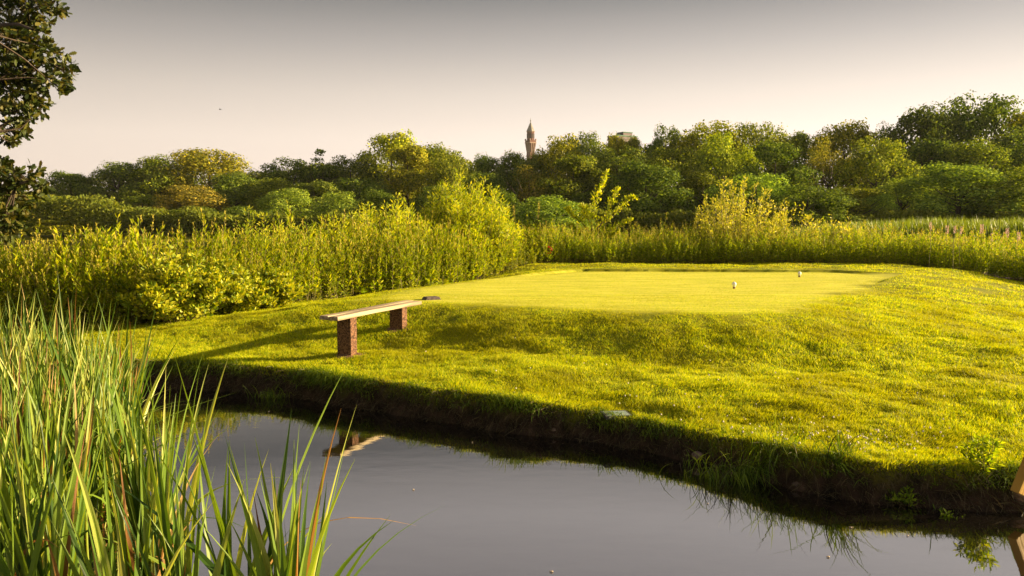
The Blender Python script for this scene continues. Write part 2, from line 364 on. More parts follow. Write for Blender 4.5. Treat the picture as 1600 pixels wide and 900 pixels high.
# ------------------------------------------------------------------ lawn grass (stuff)
def lawn():
    n = 1950000
    d = 4.9*np.exp(rng.random(n)*math.log(24/4.9)); d = np.where(rng.random(n) < .35, rng.uniform(4.9, 13, n), d)
    x = d*rng.uniform(-.80, .86, n); y = d
    s = shore_s(x, y); sd = poly_sd(x, y, TEE)
    ok = (s > .13) & (y < y_hedge(x) + .5)
    ok &= (sd > -.25 + .5*fbm(x*1.5, y*1.5, 77, 2)) | (rng.random(n) < .5)
    ok &= ~((np.abs(x-PLx) < .15) & (np.abs(y-PLy) < .10))
    x, y, s, sd = x[ok], y[ok], s[ok], sd[ok]; n = len(x)
    if n > 900000: x, y, s, sd = x[:900000], y[:900000], s[:900000], sd[:900000]; n = 900000
    z = height(x, y)
    tuft = vnoise(x*5, y*5, 60) + .7*vnoise(x*13, y*13, 61)
    h = .032*(1 + .9*tuft)*rng.uniform(.5, 1.3, n)*(.22 + .78*sstep(-.5, 1.0, sd))
    h = h*(1 + .3*sstep(.6, .2, s))
    h = np.where(sd < -.1, rng.uniform(.006, .014, n), np.clip(h, .005, .09))
    w = np.clip(.0016*y**.55*1.4, .0045, .014)*rng.uniform(.7, 1.3, n)
    a = rng.random(n)*2*pi; side = np.stack([np.cos(a), np.sin(a), a*0], 1)
    ln = rng.normal(0, .45, (n, 2)) + np.stack([vnoise(x*3, y*3, 70), vnoise(x*3, y*3, 71)], 1)*1.0
    b = np.stack([x, y, z-.004], 1)
    tip = b + np.stack([ln[:, 0]*h, ln[:, 1]*h, h], 1)
    V = np.stack([b - side*w[:, None]/2, b + side*w[:, None]/2, tip], 1).reshape(-1, 3)
    link("lawn_grass", mesh_np("lawn_grass", V, np.arange(3*n).reshape(n, 3), M_grass), label="short sunlit yellow green grass covering the mound round the tee", cat="grass", kind="stuff")
pl = on_z(963, 629, .33); PLx, PLy = pl[0], pl[1]
lawn()

def bank_grass():
    n = 36000
    x = rng.uniform(-6.5, 5.2, n); clump = vnoise(x*2.3, x*0, 80) + .6*vnoise(x*6, x*0, 81)
    s = rng.uniform(.09, .28, n)
    y = y_shore(x) + s/.93; z = height(x, y)
    keep = rng.random(n) < .55 + .8*clump; x, y, z, s, clump = x[keep], y[keep], z[keep], s[keep], clump[keep]; n = len(x)
    L = np.clip(.075 + .10*clump + .05*rng.normal(size=n), .04, .30)
    a = rng.random(n)*2*pi
    dr = unit(np.stack([rng.normal(0, .35, n), -.35 + rng.normal(0, .4, n), np.ones(n)*.9], 1))
    bend = np.stack([rng.normal(0, .2, n), -rng.uniform(0.1, .7, n), -rng.uniform(.2, 1.0, n)], 1)
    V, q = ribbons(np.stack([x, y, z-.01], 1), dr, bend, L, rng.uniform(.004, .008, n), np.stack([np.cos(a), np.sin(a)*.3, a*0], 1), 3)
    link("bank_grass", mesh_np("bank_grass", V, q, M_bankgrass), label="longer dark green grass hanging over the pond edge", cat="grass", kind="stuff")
    n = 12000
    x = rng.uniform(-6.5, 5.2, n); s = rng.uniform(.0, .22, n); y = y_shore(x) + s/.93; z = height(x, y)
    dr = unit(np.stack([rng.normal(0, .5, n), -.6 + rng.normal(0, .3, n), rng.normal(0.1, .4, n)], 1))
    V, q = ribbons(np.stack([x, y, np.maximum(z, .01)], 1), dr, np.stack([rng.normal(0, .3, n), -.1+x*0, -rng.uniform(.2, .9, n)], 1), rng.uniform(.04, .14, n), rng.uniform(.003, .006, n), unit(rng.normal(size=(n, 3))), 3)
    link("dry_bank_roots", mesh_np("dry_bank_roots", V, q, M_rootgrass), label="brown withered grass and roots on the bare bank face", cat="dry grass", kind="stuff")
bank_grass()

def clover():
    pts = []
    for (cx, cy, sx, sy, k) in ((1250, 672, 90, 9, 80), (1420, 688, 90, 14, 70), (1190, 682, 80, 16, 45), (1000, 640, 300, 40, 60), (800, 600, 260, 40, 30)):
        for _ in range(k):
            p = on_z(cx + random.gauss(0, sx), cy + random.gauss(0, sy), .33); s = float(shore_s(p[0], p[1]))
            if s > .22: pts.append((p[0], p[1]))
    P = np.array(pts); z = height(P[:, 0], P[:, 1]) + rng.uniform(.045, .075, len(P))
    ph = np.linspace(0, pi, 5)[1:-1]; v = [[0, 0, 1]] + [[sin(t)*cos(u), sin(t)*sin(u), cos(t)] for t in ph for u in np.linspace(0, 2*pi, 6, endpoint=False)]
    v.append([0, 0, -1]); v = np.array(v); f = []
    for r in range(2):
        for u in range(6): f.append([1+r*6+u, 1+r*6+(u+1) % 6, 7+r*6+(u+1) % 6, 7+r*6+u])
    for u in range(0, 6, 2): f.append([0, 1+u, 1+(u+1) % 6, 1+(u+2) % 6]); f.append([19, 13+(u+2) % 6, 13+(u+1) % 6, 13+u])
    f = np.array(f); n = len(P)
    V, q, M = scatter([(v, f, np.zeros(len(f)))], np.column_stack([P, z]), rng.random(n)*6, np.repeat(rng.uniform(.004, .009, (n, 1)), 3, 1), np.zeros(n, int))
    link("clover_flowers", mesh_np("clover_flowers", V, q, solid_mat("white_clover", (.55, .50, .42), (.75, .68, .6), 40, .9, 0)), label="tiny white clover heads sprinkled through the grass above the bank", cat="flowers", kind="stuff")
clover()

# ------------------------------------------------------------------ tall herbs
def herb_proto(seed, nl=46, spike=True, leafl=.075, spread=1.0, h0=.12):
    r = np.random.default_rng(seed)
    pts = np.array([[0, 0, 0], [.02*r.normal(), .02*r.normal(), .35], [.04*r.normal(), .04*r.normal(), .7], [.06*r.normal(), .06*r.normal(), 1.0]])
    parts = [(*tube(pts, [.006, .005, .004, .002], 3), 1)]
    t = r.uniform(h0, .97, nl)**.85; a = r.random(nl)*2*pi
    c = np.stack([np.interp(t, [0, .35, .7, 1], pts[:, k]) for k in range(3)], 1)
    up = .35 + .9*t
    d = np.stack([np.cos(a), np.sin(a), up + .25*r.normal(size=nl)], 1)
    l = leafl*spread*(1.35 - .85*t)*r.uniform(.7, 1.3, nl)
    parts.append((*leaves(c, d, l, l*.32, r=r), 0))
    if spike:
        k = 14; t = r.uniform(.86, 1.04, k); a = r.random(k)*2*pi
        c = np.column_stack([np.full(k, pts[-1, 0]), np.full(k, pts[-1, 1]), t])
        parts.append((*leaves(c, np.stack([np.cos(a), np.sin(a), 1.6+a*0], 1), .032, .013, r=r), 2))
    return join(parts)
protos = [herb_proto(0, 50, False, .085), herb_proto(1, 55, True, .09), herb_proto(7, 44, False, .125), herb_proto(2, 50, True, .085), herb_proto(9, 50, False, .105), herb_proto(3, 38, True, .07), herb_proto(10, 40, False, .14), herb_proto(4, 60, True, .10)]
def herbs(name, xr, hfun, dens, depth, label, mats, seedo=0, front=0, protoset=None, base=None):
    ps = protoset or protos
    n = dens; x = rng.uniform(*xr, n); u = rng.random(n)**1.3*depth + front
    yb = y_hedge(x) if base is None else base(x)
    y = yb + u + .25*fbm(x*1.1, x*0+seedo, 90, 2)
    cl = fbm(x*1.3, y*1.3, 44+seedo, 2)
    h = hfun(x, u)*(1 + .42*cl)*rng.uniform(.62, 1.14, n)*np.where(rng.random(n) < .04, 1.2, 1)
    z = height(x, y)
    k = len(ps); pick = ((vnoise(x*.9, y*.9, 50)+.5)*k + rng.normal(0, .8, n)).astype(int) % k
    sc = np.stack([h**.5*.95, h**.5*.95, h], 1)*1.0
    V, q, M = scatter(ps, np.column_stack([x, y, z-.02]), rng.random(n)*6.28, sc, pick, rng.normal(0, .15, (n, 2)))
    link(name, mesh_np(name, V, q, mats, M), label=label, cat="tall herbs", kind="stuff")
herbs("tall_herbs", (-14, 1.3), lambda x, u: np.interp(x, [-12, -8, -5.5, -3.5, -2.2, -1, .2, 1.3], [1.12, 1.10, 1.2, 1.38, 1.5, 1.28, .95, .85])*(.72 + .28*np.minimum(1, u/.9)), 4200, 3.2,
      "sunlit yellow green herb bank left of the tee, top of it ragged", [M_herb, M_stem, M_spike])
gprotos = [herb_proto(20+s, 44, s % 4 != 0, .10) for s in range(6)]
herbs("tee_side_herbs", (.8, 17), lambda x, u: np.interp(x, [.8, 2, 6, 12, 17], [.85, .76, .80, .85, 1.15])*(.9 + .25*np.minimum(1, u/1.5)), 4200, 4.0,
      "strip of green herbs with pale tips behind the far edge of the tee", [M_herbg, M_stem, M_spike], 7, protoset=gprotos)
low = [herb_proto(40+s, 36, False, .12, 1.0, .02) for s in range(4)]
herbs("low_nettles", (-13, 16), lambda x, u: .34 + 0*x, 1500, .7, "low leafy weeds along the foot of the herb banks", [M_bramble, M_stem, M_spike], 3, front=-.08, protoset=low)

# individual bushes ------------------------------------------------
def bush_mesh(seed, H, R, nstem, leafl, lw, per, mat, spread=.5, droop=.2, thick=.012, leafup=.5, start=.1, conc=1.0, fall=.35):
    """returns (stem mesh, foliage mesh) in local coordinates"""
    r = np.random.default_rng(seed); st, lf = [], []
    for k in range(nstem):
        a = r.random()*2*pi; rr = R*math.sqrt(r.random())*conc
        top = np.array([rr*cos(a), rr*sin(a), H*(1 - fall*(rr/R)**2.4)*r.uniform(.75, 1.02)])
        b = np.array([.25*rr*cos(a), .25*rr*sin(a), 0])
        t = np.linspace(0, 1, 6)[:, None]
        p = b + (top-b)*t; p[:, :2] += (top-b)[:2]*(.25*np.sin(t*pi)) ; p[:, 2] -= (droop*rr*(t[:, 0]**3))
        p += r.normal(0, .02*H, p.shape)*t
        st.append((*tube(p, np.linspace(thick, thick*.25, 6), 4), 0))
        m = per; tt = r.uniform(start, 1.0, m)
        c = np.stack([np.interp(tt, t[:, 0], p[:, i]) for i in range(3)], 1)
        # side twigs
        ta = r.random(m)*2*pi; tl = spread*r.random(m)*(1.05 - .7*tt)
        off = np.stack([np.cos(ta)*tl, np.sin(ta)*tl, tl*r.uniform(.0, .9, m)], 1)
        d = unit(off + 1e-4) + np.array([0, 0, leafup]) + r.normal(0, .35, (m, 3))
        l = leafl*r.uniform(.6, 1.25, m)
        lf.append((*leaves(c+off, d, l, l*lw, r=r), 0))
    Vs, Fs, _ = join(st); Vl, Fl, _ = join(lf)
    return mesh_np("stems", Vs, Fs, M_stem, smooth=True), mesh_np("foliage", Vl, Fl, mat)
def bush(name, x, y, meshes, label, cat, group=None, rz=0, sc=1.0, sink=.02):
    e = link(name, None, loc=(x, y, hgt1(x, y)-sink), label=label, cat=cat, group=group); e.rotation_euler.z = rz; e.scale = (sc, sc, sc)
    link("stems", meshes[0], e); link("foliage", meshes[1], e); return e
def pxX(px, Y): return (px-800)/F*Y*1.0

wm = bush_mesh(1, 2.85, 1.5, 130, .11, .28, 240, M_willow, .34, .1, .016, fall=.55)
bush("willow_bush", at_y(725, 360, 20.5)[0], 20.5+1.0, wm, "biggest domed yellow green willow bush standing above the herb bank", "bush")
wm2 = bush_mesh(2, 2.35, 1.1, 55, .11, .28, 160, M_willow, .30, .1, .014)
bush("willow_bush", at_y(610, 350, 20)[0], 19.6, wm2, "willow bush just left of the biggest domed bush, slightly lower", "bush", rz=1)
bush("willow_bush", at_y(545, 350, 18.5)[0], 18.3, bush_mesh(3, 2.15, .9, 44, .10, .26, 120, M_willow, .30), "feathery willow shoots behind the herb bank, above the bench", "bush")
bush("willow_bush", at_y(405, 350, 16.5)[0], 16.4, bush_mesh(4, 1.9, .9, 34, .09, .28, 110, M_willow, .28), "ragged yellow willow clump topping the herb bank at left centre", "bush")
bush("willow_bush", at_y(660, 350, 21)[0], 21.2, bush_mesh(5, 2.1, .8, 40, .10, .26, 120, M_willow, .26), "slim upright willow pressed against the left of the biggest bush", "bush")
bush("willow_bush", at_y(475, 350, 17.2)[0], 17.2, bush_mesh(14, 1.9, .8, 30, .09, .28, 110, M_willow, .28), "low willow tuft between the ragged clump and the feathery shoots", "bush")
# bright shrub on right
bush("birch_shrub", at_y(1155, 350, 24)[0], 24, bush_mesh(6, 2.55, 1.5, 60, .08, .42, 150, M_birch, .17, .02, fall=.45), "broad loose pale shrub with upright twigs behind the tee markers", "shrub")
bush("birch_shrub", at_y(1240, 350, 23.5)[0], 23.5, bush_mesh(7, 2.0, .7, 14, .08, .42, 110, M_birch, .20, .05), "thin twiggy shrub just right of the broad loose shrub", "shrub")
bush("birch_shrub", at_y(1310, 355, 23)[0], 23.2, bush_mesh(8, 1.5, .7, 14, .08, .42, 90, M_birch, .18, .05), "lowest twiggy shrub right of the tee markers", "shrub")
# brambles at the front of the herb bank
for k, (px, yy, H, R, lab) in enumerate(((268, 12.5, 1.25, .95, "dense bramble bush at the left foot of the herb bank by the reeds"),
                                         (345, 13.5, 1.1, .85, "sunlit bramble bush at the lawn edge left of the bench"),
                                         (420, 14.6, .8, .6, "small bramble mound at the lawn edge, nearest the bench"),
                                         (130, 13.1, 1.0, .9, "shaded bramble bush behind the cattails at far left"),
                                         (20, 13.1, 1.0, .8, "leftmost shaded bramble bush behind the cattails"))):
    bush("bramble_bush", (px-800)/F*yy, yy, bush_mesh(30+k, H, R, 70, .078, .62, 150, M_bramble, .22, .5, .008, .2), lab, "bush")

# sapling with a leaning leader
def sapling():
    r = np.random.default_rng(77); B = at_y(925, 400, 23.5); x0, y0 = B[0], 23.5; z0 = hgt1(x0, y0)
    st, lf = [], []
    px2 = lambda px, py: at_y(px, py, 23.5) - np.array([x0, y0, z0])
    paths = [[(925, 400), (925, 345), (932, 310), (940, 292), (950, 268)], [(928, 375), (945, 350), (965, 330), (982, 312), (992, 311)],
             [(925, 370), (910, 348), (895, 338), (886, 326)], [(927, 365), (948, 338), (958, 310), (962, 295)],
             [(925, 380), (950, 362), (970, 352), (985, 345)], [(924, 375), (902, 362), (888, 352)], [(924, 350), (914, 335), (908, 322)],
             [(925, 385), (915, 372), (895, 365)], [(926, 385), (945, 372), (965, 366)]]
    for k, pp in enumerate(paths):
        p = np.array([px2(*c) for c in pp]); p[:, 1] += np.linspace(0, 1, len(p))*r.normal(0, .25)
        st.append((*tube(p, np.linspace(.015, .004, len(p)), 4), 0))
        m = 260 if k else 360
        tt = r.uniform(.15, 1, m); u = np.linspace(0, 1, len(p))
        c = np.stack([np.interp(tt, u, p[:, i]) for i in range(3)], 1)
        tl = .21*r.random(m)*(1.1-.75*tt); a = r.random(m)*2*pi
        off = np.stack([np.cos(a)*tl, np.sin(a)*tl, tl*r.uniform(0, 1, m)], 1)
        l = .095*r.uniform(.6, 1.3, m)
        lf.append((*leaves(c+off, off/.2 + np.array([0, 0, .5]) + r.normal(0, .5, (m, 3)), l, l*.45, r=r), 0))
    V1, F1, _ = join(st); V2, F2, _ = join(lf)
    e = link("sapling", None, loc=(x0, y0, z0), label="young pale sapling with a leader leaning right behind the far tee edge", cat="sapling")
    link("stems", mesh_np("stems", V1, F1, M_stem, smooth=True), e); link("foliage", mesh_np("foliage", V2, F2, M_willow), e)
sapling()

# two dry dock stalks left of the sapling and pink spikes at right
def spike_mesh(seed, H, mat, n=50, w=.03, top=.72):
    r = np.random.default_rng(seed); p = np.array([[0, 0, 0], [.02, 0, H*.5], [.0, .01, H]])
    V1, F1 = tube(p, [.006, .005, .003], 4)
    t = r.uniform(H*top, H, n); a = r.random(n)*2*pi
    V2, F2 = leaves(np.column_stack([np.cos(a)*w*.3, np.sin(a)*w*.3, t]), np.stack([np.cos(a), np.sin(a), 1+a*0], 1), w, w*.4, r=r)
    return mesh_np("stalk", V1, F1, M_stem), mesh_np("flower_head", V2, F2, mat)
sm = spike_mesh(1, 1.18, M_pink, 60, .04, .82)
for k, (px, Y, dz) in enumerate(((1452, 20.5, 0), (1478, 21.5, .03), (1500, 20.2, -.03), (1532, 20.8, .06), (1548, 21.4, .0), (1572, 20.0, .05), (1590, 20.6, .02), (1490, 19.8, -.04))):
    x = (px-800)/F*Y; e = link("flower_spike", None, loc=(x, Y, hgt1(x, Y)), label="pale pink flower spike standing out of the herbs at the right edge", cat="flower", group="pink flower spikes at right")
    e.rotation_euler.z = k*1.3; s = 1+dz*3; e.scale = (s, s, 1+dz*2)
    link("stalk", sm[0], e); link("flower_head", sm[1], e)
dm = spike_mesh(2, 1.75, M_spike, 70, .04, .72)
for px, Y, lab in ((803, 22.8, "dry brown dock stalk rising left of the pale lake strip"), (833, 22.9, "dry leaning dock stalk rising in front of the dark wood right of its twin")):
    x = (px-800)/F*Y; e = link("dock_stalk", None, loc=(x, Y, hgt1(x, Y)), label=lab, cat="plant"); e.rotation_euler.y = .1 if px > 820 else 0
    link("stalk", dm[0], e); link("flower_head", dm[1], e)

# reed bed beyond the lake arm on the right
def reed_bed():
    n = 26000
    x = rng.uniform(20, 58, n); y = rng.uniform(46, 62, n)
    y = y + np.clip((30-x)*.5, 0, 10)
    h = (2.35 + .5*fbm(x*.25, y*.25, 12, 3))*rng.uniform(.85, 1.1, n)*(1-.35*sstep(27, 20, x))
    a = rng.random(n)*2*pi
    V, q = ribbons(np.stack([x, y, x*0-.1], 1), unit(np.stack([rng.normal(0, .1, n), rng.normal(0, .1, n), np.ones(n)], 1)), np.stack([rng.normal(0, .12, n), rng.normal(0, .1, n), -rng.random(n)*.1], 1), h, rng.uniform(.05, .09, n), np.stack([np.cos(a), np.sin(a), a*0], 1), 3)
    link("reed_bed", mesh_np("reed_bed", V, q, M_reed), label="even band of green reeds between the herbs and the wood at right", cat="reeds", kind="stuff")
reed_bed()
def marsh():
    ps = [herb_proto(60+s, 40, s % 2 == 0, .12) for s in range(4)]
    n = 3200; x = rng.uniform(-4, 34, n); y = 26.5 + rng.random(n)*9 + .12*np.maximum(0, x); 
    n0 = x > 2 + (y-26)*.35; x, y = x[n0], y[n0]; n = len(x)
    h = np.interp(x, [2, 8, 14, 24, 34], [.7, .9, 1.25, 1.6, 1.75])*rng.uniform(.7, 1.1, n)
    V, q, M = scatter(ps, np.column_stack([x, y, np.full(n, -.05)]), rng.random(n)*6.28, np.stack([h**.5*1.2, h**.5*1.2, h], 1), rng.integers(0, 4, n), rng.normal(0, .08, (n, 2)))
    link("marsh_herbs", mesh_np("marsh_herbs", V, q, [M_herbg, M_stem, M_spike], M), label="marsh plants sloping up to the right behind the strip of herbs", cat="marsh plants", kind="stuff")
marsh()

# ------------------------------------------------------------------ woodland
def crown_mesh(seed, n=15000, style='dome', leaf=.24):
    """unit crown: width 1 (x,y in +-.5) height 1 standing on 0"""
    r = np.random.default_rng(seed)
    nl = {'dome': 34, 'tall': 28, 'loose': 20, 'cone': 16, 'thin': 20}[style]
    C, Rr = [], []
    for k in range(nl):
        a = r.random()*2*pi; t = r.random()
        if style == 'cone': z = .12 + .8*t; rad = .36*(1-t)*r.uniform(.6, 1); lr = .17*(1-t*.72)
        else:
            z = .10 + .74*t**.9; prof = max(0, 1 - ((z-.25)/.66)**2)**.75; rad = .40*prof*r.uniform(.6, 1.1); lr = r.uniform(.08, .17)*(1.1 if style == 'dome' else .9)*(1.15 - .45*z)
        C.append([rad*cos(a), rad*sin(a), z]); Rr.append(lr)
    C = np.array(C); Rr = np.array(Rr)
    pk = r.choice(nl, n, p=Rr**2/np.sum(Rr**2))
    d = unit(r.normal(size=(n, 3)) + np.array([0, 0, .35])); rr = Rr[pk]*(1 + .10*r.normal(size=n))*np.where(r.random(n) < .25, r.uniform(.4, .9, n), 1)
    P = C[pk] + d*(rr*(1 + .55*vnoise(d[:, 0]*3.5 + pk, d[:, 2]*3.5 + d[:, 1]*2, seed) + .25*np.maximum(0, vnoise(d[:, 0]*9 + pk*3, d[:, 2]*9, seed+4))))[:, None]*np.array([1, 1, .85])
    P[:, 2] = np.clip(P[:, 2], .02, 1.05)
    nn = unit(d + .38*r.normal(size=(n, 3))); dd = unit(np.cross(nn, r.normal(size=(n, 3)))); sd_ = np.cross(nn, dd)
    l = leaf/10*r.uniform(.6, 1.3, n)
    V, q = leaves(P, dd, l, l*.75, sd_, r=r)
    V[:, :2] /= 2*np.percentile(np.abs(P[:, :2]), 96.5); V[:, 2] /= np.percentile(P[:, 2], 99.3)
    return mesh_np("crown", V, q, M_tree)
def trunk_mesh(seed):
    r = np.random.default_rng(seed); parts = []
    parts.append((*tube([[0, 0, -.05], [.01, 0, .15], [0, .01, .45], [.01, .0, .8]], [.035, .025, .018, .004], 7), 0))
    for k in range(9):
        a = r.random()*2*pi; z = r.uniform(.18, .5); R = r.uniform(.2, .38)
        parts.append((*tube([[0, 0, z], [R*.5*cos(a), R*.5*sin(a), z+.1], [R*cos(a), R*sin(a), z+r.uniform(.15, .35)]], [.012, .008, .003], 5), 0))
    V, q, _ = join(parts); return mesh_np("trunk", V, q, M_bark, smooth=True)
CR = {'dome': [crown_mesh(1), crown_mesh(2), crown_mesh(3), crown_mesh(4), crown_mesh(5), crown_mesh(6)], 'tall': [crown_mesh(11, style='tall'), crown_mesh(12, style='tall')],
      'loose': [crown_mesh(21, 8500, 'loose'), crown_mesh(22, 8500, 'loose')], 'cone': [crown_mesh(31, 6000, 'cone')], 'thin': [crown_mesh(41, 8500, 'thin', .17)]}
TR = [trunk_mesh(1), trunk_mesh(2)]
tint = {'g': (1.25, 1.25, .95, 1), 'd': (.75, .85, .95, 1), 'y': (1.85, 1.6, .75, 1), 'b': (1.5, 1.22, .85, 1), 'l': (1.5, 1.5, .9, 1), 'p': (1.45, 1.1, 1.3, 1), 's': (1.3, 1.45, 1.5, 1)}
_tc = [0]
def tree(name, px, ytop, wpx, dist, style, tn, label, cat="tree", over=1.2):
    _tc[0] += 1; r = random.Random(_tc[0])
    dist += r.uniform(-7, 8) if dist < 130 else 0; ytop += r.uniform(-16, 16) if 90 < dist < 120 else 0; top = at_y(px, ytop, dist); x = top[0]; zb = hgt1(x, dist)
    H = (top[2]-zb)*1.02; W = wpx/F*dist*(1.25 if dist > 120 and style in ('dome','loose') else over)
    e = link(name, None, loc=(x, dist, zb), label=label, cat=cat, group="trees and bushes of the wood across the lake")
    e.rotation_euler.z = r.random()*6.28; e.scale = (W, W, H)
    tm = link("trunk", TR[_tc[0] % 2], e)
    lst = CR[style]; c = link("crown", lst[r.randrange(len(lst))], e)
    j = [r.uniform(.8, 1.25) for _ in range(3)]; t = tint[tn]; c.color = (t[0]*j[0], t[1]*j[0]*(j[1]*.3+.7), t[2]*j[0], 1)
D1, D2, D3 = 132, 113, 97
TREES = [
 # skyline
 (-60,300,90,D1,'dome','d',"dark tree beyond the far left edge under the oak branches"),
 (30,300,80,D1,'dome','d',"dark tree seen below the lowest oak branch"),
 (110,272,78,D1,'dome','d',"first skyline tree right of the oak branches, open dark crown"),
 (185,258,88,D1,'dome','d',"second skyline tree from the oak branches, sky showing through"),
 (250,249,80,D1,'dome','g',"third skyline tree from the oak branches, rounded green"),
 (325,237,120,D1+4,'dome','b',"broad brownish dome that tops the left part of the skyline"),
 (388,264,34,D1,'thin','d',"slim ragged tree in the dip right of the broad brownish dome"),
 (450,252,92,D1,'dome','d',"dark rounded skyline tree left of the pointed one"),
 (500,238,84,D1-3,'cone','d',"narrow pointed tree on the left half of the skyline"),
 (548,248,80,D1,'dome','d',"dark skyline tree directly right of the narrow pointed one"),
 (612,214,96,D1,'dome','y',"tall golden green dome above the domed willow bush's left side"),
 (690,232,92,D1,'dome','g',"rounded skyline tree above the biggest willow bush"),
 (762,246,60,D1,'dome','d',"low skyline tree, second to the left of the brick tower"),
 (800,241,54,D1,'dome','d',"small dark skyline tree touching the left side of the brick tower"),
 (834,244,56,D1-6,'dome','g',"low skyline tree directly in front of the brick tower's foot"),
 (876,217,82,D1,'dome','y',"yellow green skyline dome just right of the brick tower"),
 (916,212,50,D1,'dome','d',"dark skyline tree left of the flat roofed block"),
 (964,216,44,D1-2,'dome','y',"low yellowish tree in front of the flat roofed block"),
 (988,219,46,D1-5,'dome','g',"rounded green tree directly in front of the flat roofed block's middle"),
 (1024,218,34,D1-2,'dome','d',"narrow dark tree in front of the flat roofed block's right end"),
 (1042,203,62,D1,'loose','d',"open dark tree just right of the flat roofed block"),
 (1108,198,110,D1,'dome','y',"wide golden dome, second right of the flat roofed block"),
 (1185,199,90,D1,'dome','g',"green skyline dome above the broad pale shrub"),
 (1245,212,70,D1,'dome','g',"lowest skyline tree in the dip right of the green dome"),
 (1320,197,92,D1,'dome','b',"ragged brownish skyline tree right of the dip"),
 (1386,198,62,D1,'thin','d',"thin crowned skyline tree left of the tall pair at right"),
 (1440,176,112,D1,'dome','d',"second tallest tree at the right of the skyline"),
 (1535,157,130,D1+3,'dome','d',"tallest dark tree on the skyline, near the right edge"),
 (1618,178,110,D1-4,'dome','y',"yellowish tall tree cut by the right edge"),
 (1720,180,120,D1,'dome','g',"tall green tree beyond the right edge of the skyline"),
 # middle row
 (0,325,80,D2,'dome','b',"brown green tree behind the lowest oak leaves"),
 (62,314,66,D2,'dome','b',"small orange brown tree in the middle row at far left"),
 (106,304,62,D2,'dome','y',"small yellow tree in the middle row at far left"),
 (150,307,60,D2,'dome','y',"bright green yellow tree right of the small yellow one"),
 (222,300,84,D2,'tall','g',"green tree left of the reddish brown one in the middle row"),
 (300,277,92,D2,'dome','p',"reddish brown tree under the broad skyline dome"),
 (368,288,90,D2,'dome','d',"dark tree right of the reddish brown one"),
 (430,284,84,D2,'dome','g',"green tree below the dark rounded skyline tree"),
 (490,290,84,D2,'tall','d',"dark tree below the narrow pointed one"),
 (560,270,92,D2,'dome','d',"dark dome left of and below the tall golden dome"),
 (636,240,80,D2+6,'tall','b',"tall bronze tree just right of the tall golden dome"),
 (700,262,80,D2,'dome','g',"green tree just above the top of the biggest willow bush"),
 (755,268,70,D2,'dome','d',"dark tree right above the biggest willow bush's right flank"),
 (826,262,92,D2,'thin','p',"grey brown half bare tree directly below the brick tower"),
 (895,248,96,D2,'tall','g',"green tree below the yellow green dome by the tower"),
 (965,240,108,D2,'dome','d',"dark broad tree below the flat roofed block"),
 (1045,238,96,D2,'dome','g',"green middle row tree above the leaning sapling's right side"),
 (1130,226,100,D2,'dome','l',"lighter green tree below the wide golden dome"),
 (1212,230,108,D2,'tall','d',"dark broad tree above the thin twiggy shrub"),
 (1298,224,84,D2,'thin','p',"purple brown half bare tree below the ragged skyline tree"),
 (1372,222,104,D2,'dome','g',"green tree below the thin crowned skyline tree"),
 (1456,222,94,D2,'dome','d',"dark tree below the second tallest skyline tree"),
 (1530,214,112,D2,'dome','g',"green tree below the tallest dark tree"),
 (1608,218,112,D2,'dome','d',"dark middle row tree cut by the right edge"),
 (1700,220,120,D2,'dome','g',"green middle row tree beyond the right edge"),
 # front row
 (10,345,80,D3,'dome','g',"low green lakeside tree at the far left"),
 (95,340,80,D3,'dome','y',"low yellowish lakeside tree at the far left"),
 (165,340,70,D3,'dome','d',"low dark lakeside tree below the green yellow one"),
 (225,332,80,D3,'dome','d',"low dark lakeside tree left of the reddish brown tree's foot"),
 (300,322,90,D3,'dome','d',"dark lakeside tree below the reddish brown one"),
 (380,322,80,D3,'dome','d',"dark lakeside tree above the ragged willow clump"),
 (452,308,88,D3,'dome','s',"grey green lakeside willow above the herb bank"),
 (532,310,84,D3,'dome','s',"grey green lakeside willow, right one of the two"),
 (600,298,76,D3,'dome','d',"dark lakeside tree left of the biggest willow bush"),
 (690,300,90,D3,'dome','d',"dark lakeside tree behind the biggest willow bush"),
 (782,305,70,D3,'dome','d',"dark lakeside tree on the right flank of the biggest willow bush"),
 (862,309,118,D3-4,'dome','s',"rounded lakeside willow above the pale strip of lake"),
 (935,285,90,D3,'dome','d',"dark lakeside tree behind the leaning sapling"),
 (1010,272,118,D3,'dome','d',"broad lakeside tree right of the leaning sapling"),
 (1100,282,110,D3,'tall','g',"green lakeside tree above the broad loose shrub's left side"),
 (1180,272,118,D3,'dome','s',"grey green lakeside tree above the broad loose shrub"),
 (1262,290,104,D3,'dome','d',"dark lakeside tree at the left end of the reed band"),
 (1340,296,100,D3,'tall','g',"green lakeside tree behind the left part of the reed band"),
 (1410,282,108,D3,'dome','s',"grey green lakeside tree behind the middle of the reed band"),
 (1500,262,140,D3,'dome','s',"large pale green tree behind the right part of the reed band"),
 (1592,256,130,D3,'dome','g',"large green lakeside tree at the right edge"),
 (1690,260,130,D3,'dome','g',"large green lakeside tree beyond the right edge"),
 (1370,318,60,D3-6,'dome','s',"small round grey green bush at the foot of the wood, right of centre"),
]
for (px, yt, w, d, st, tn, lab) in TREES: tree("woodland_tree", px, yt, w, d, st, tn, lab)
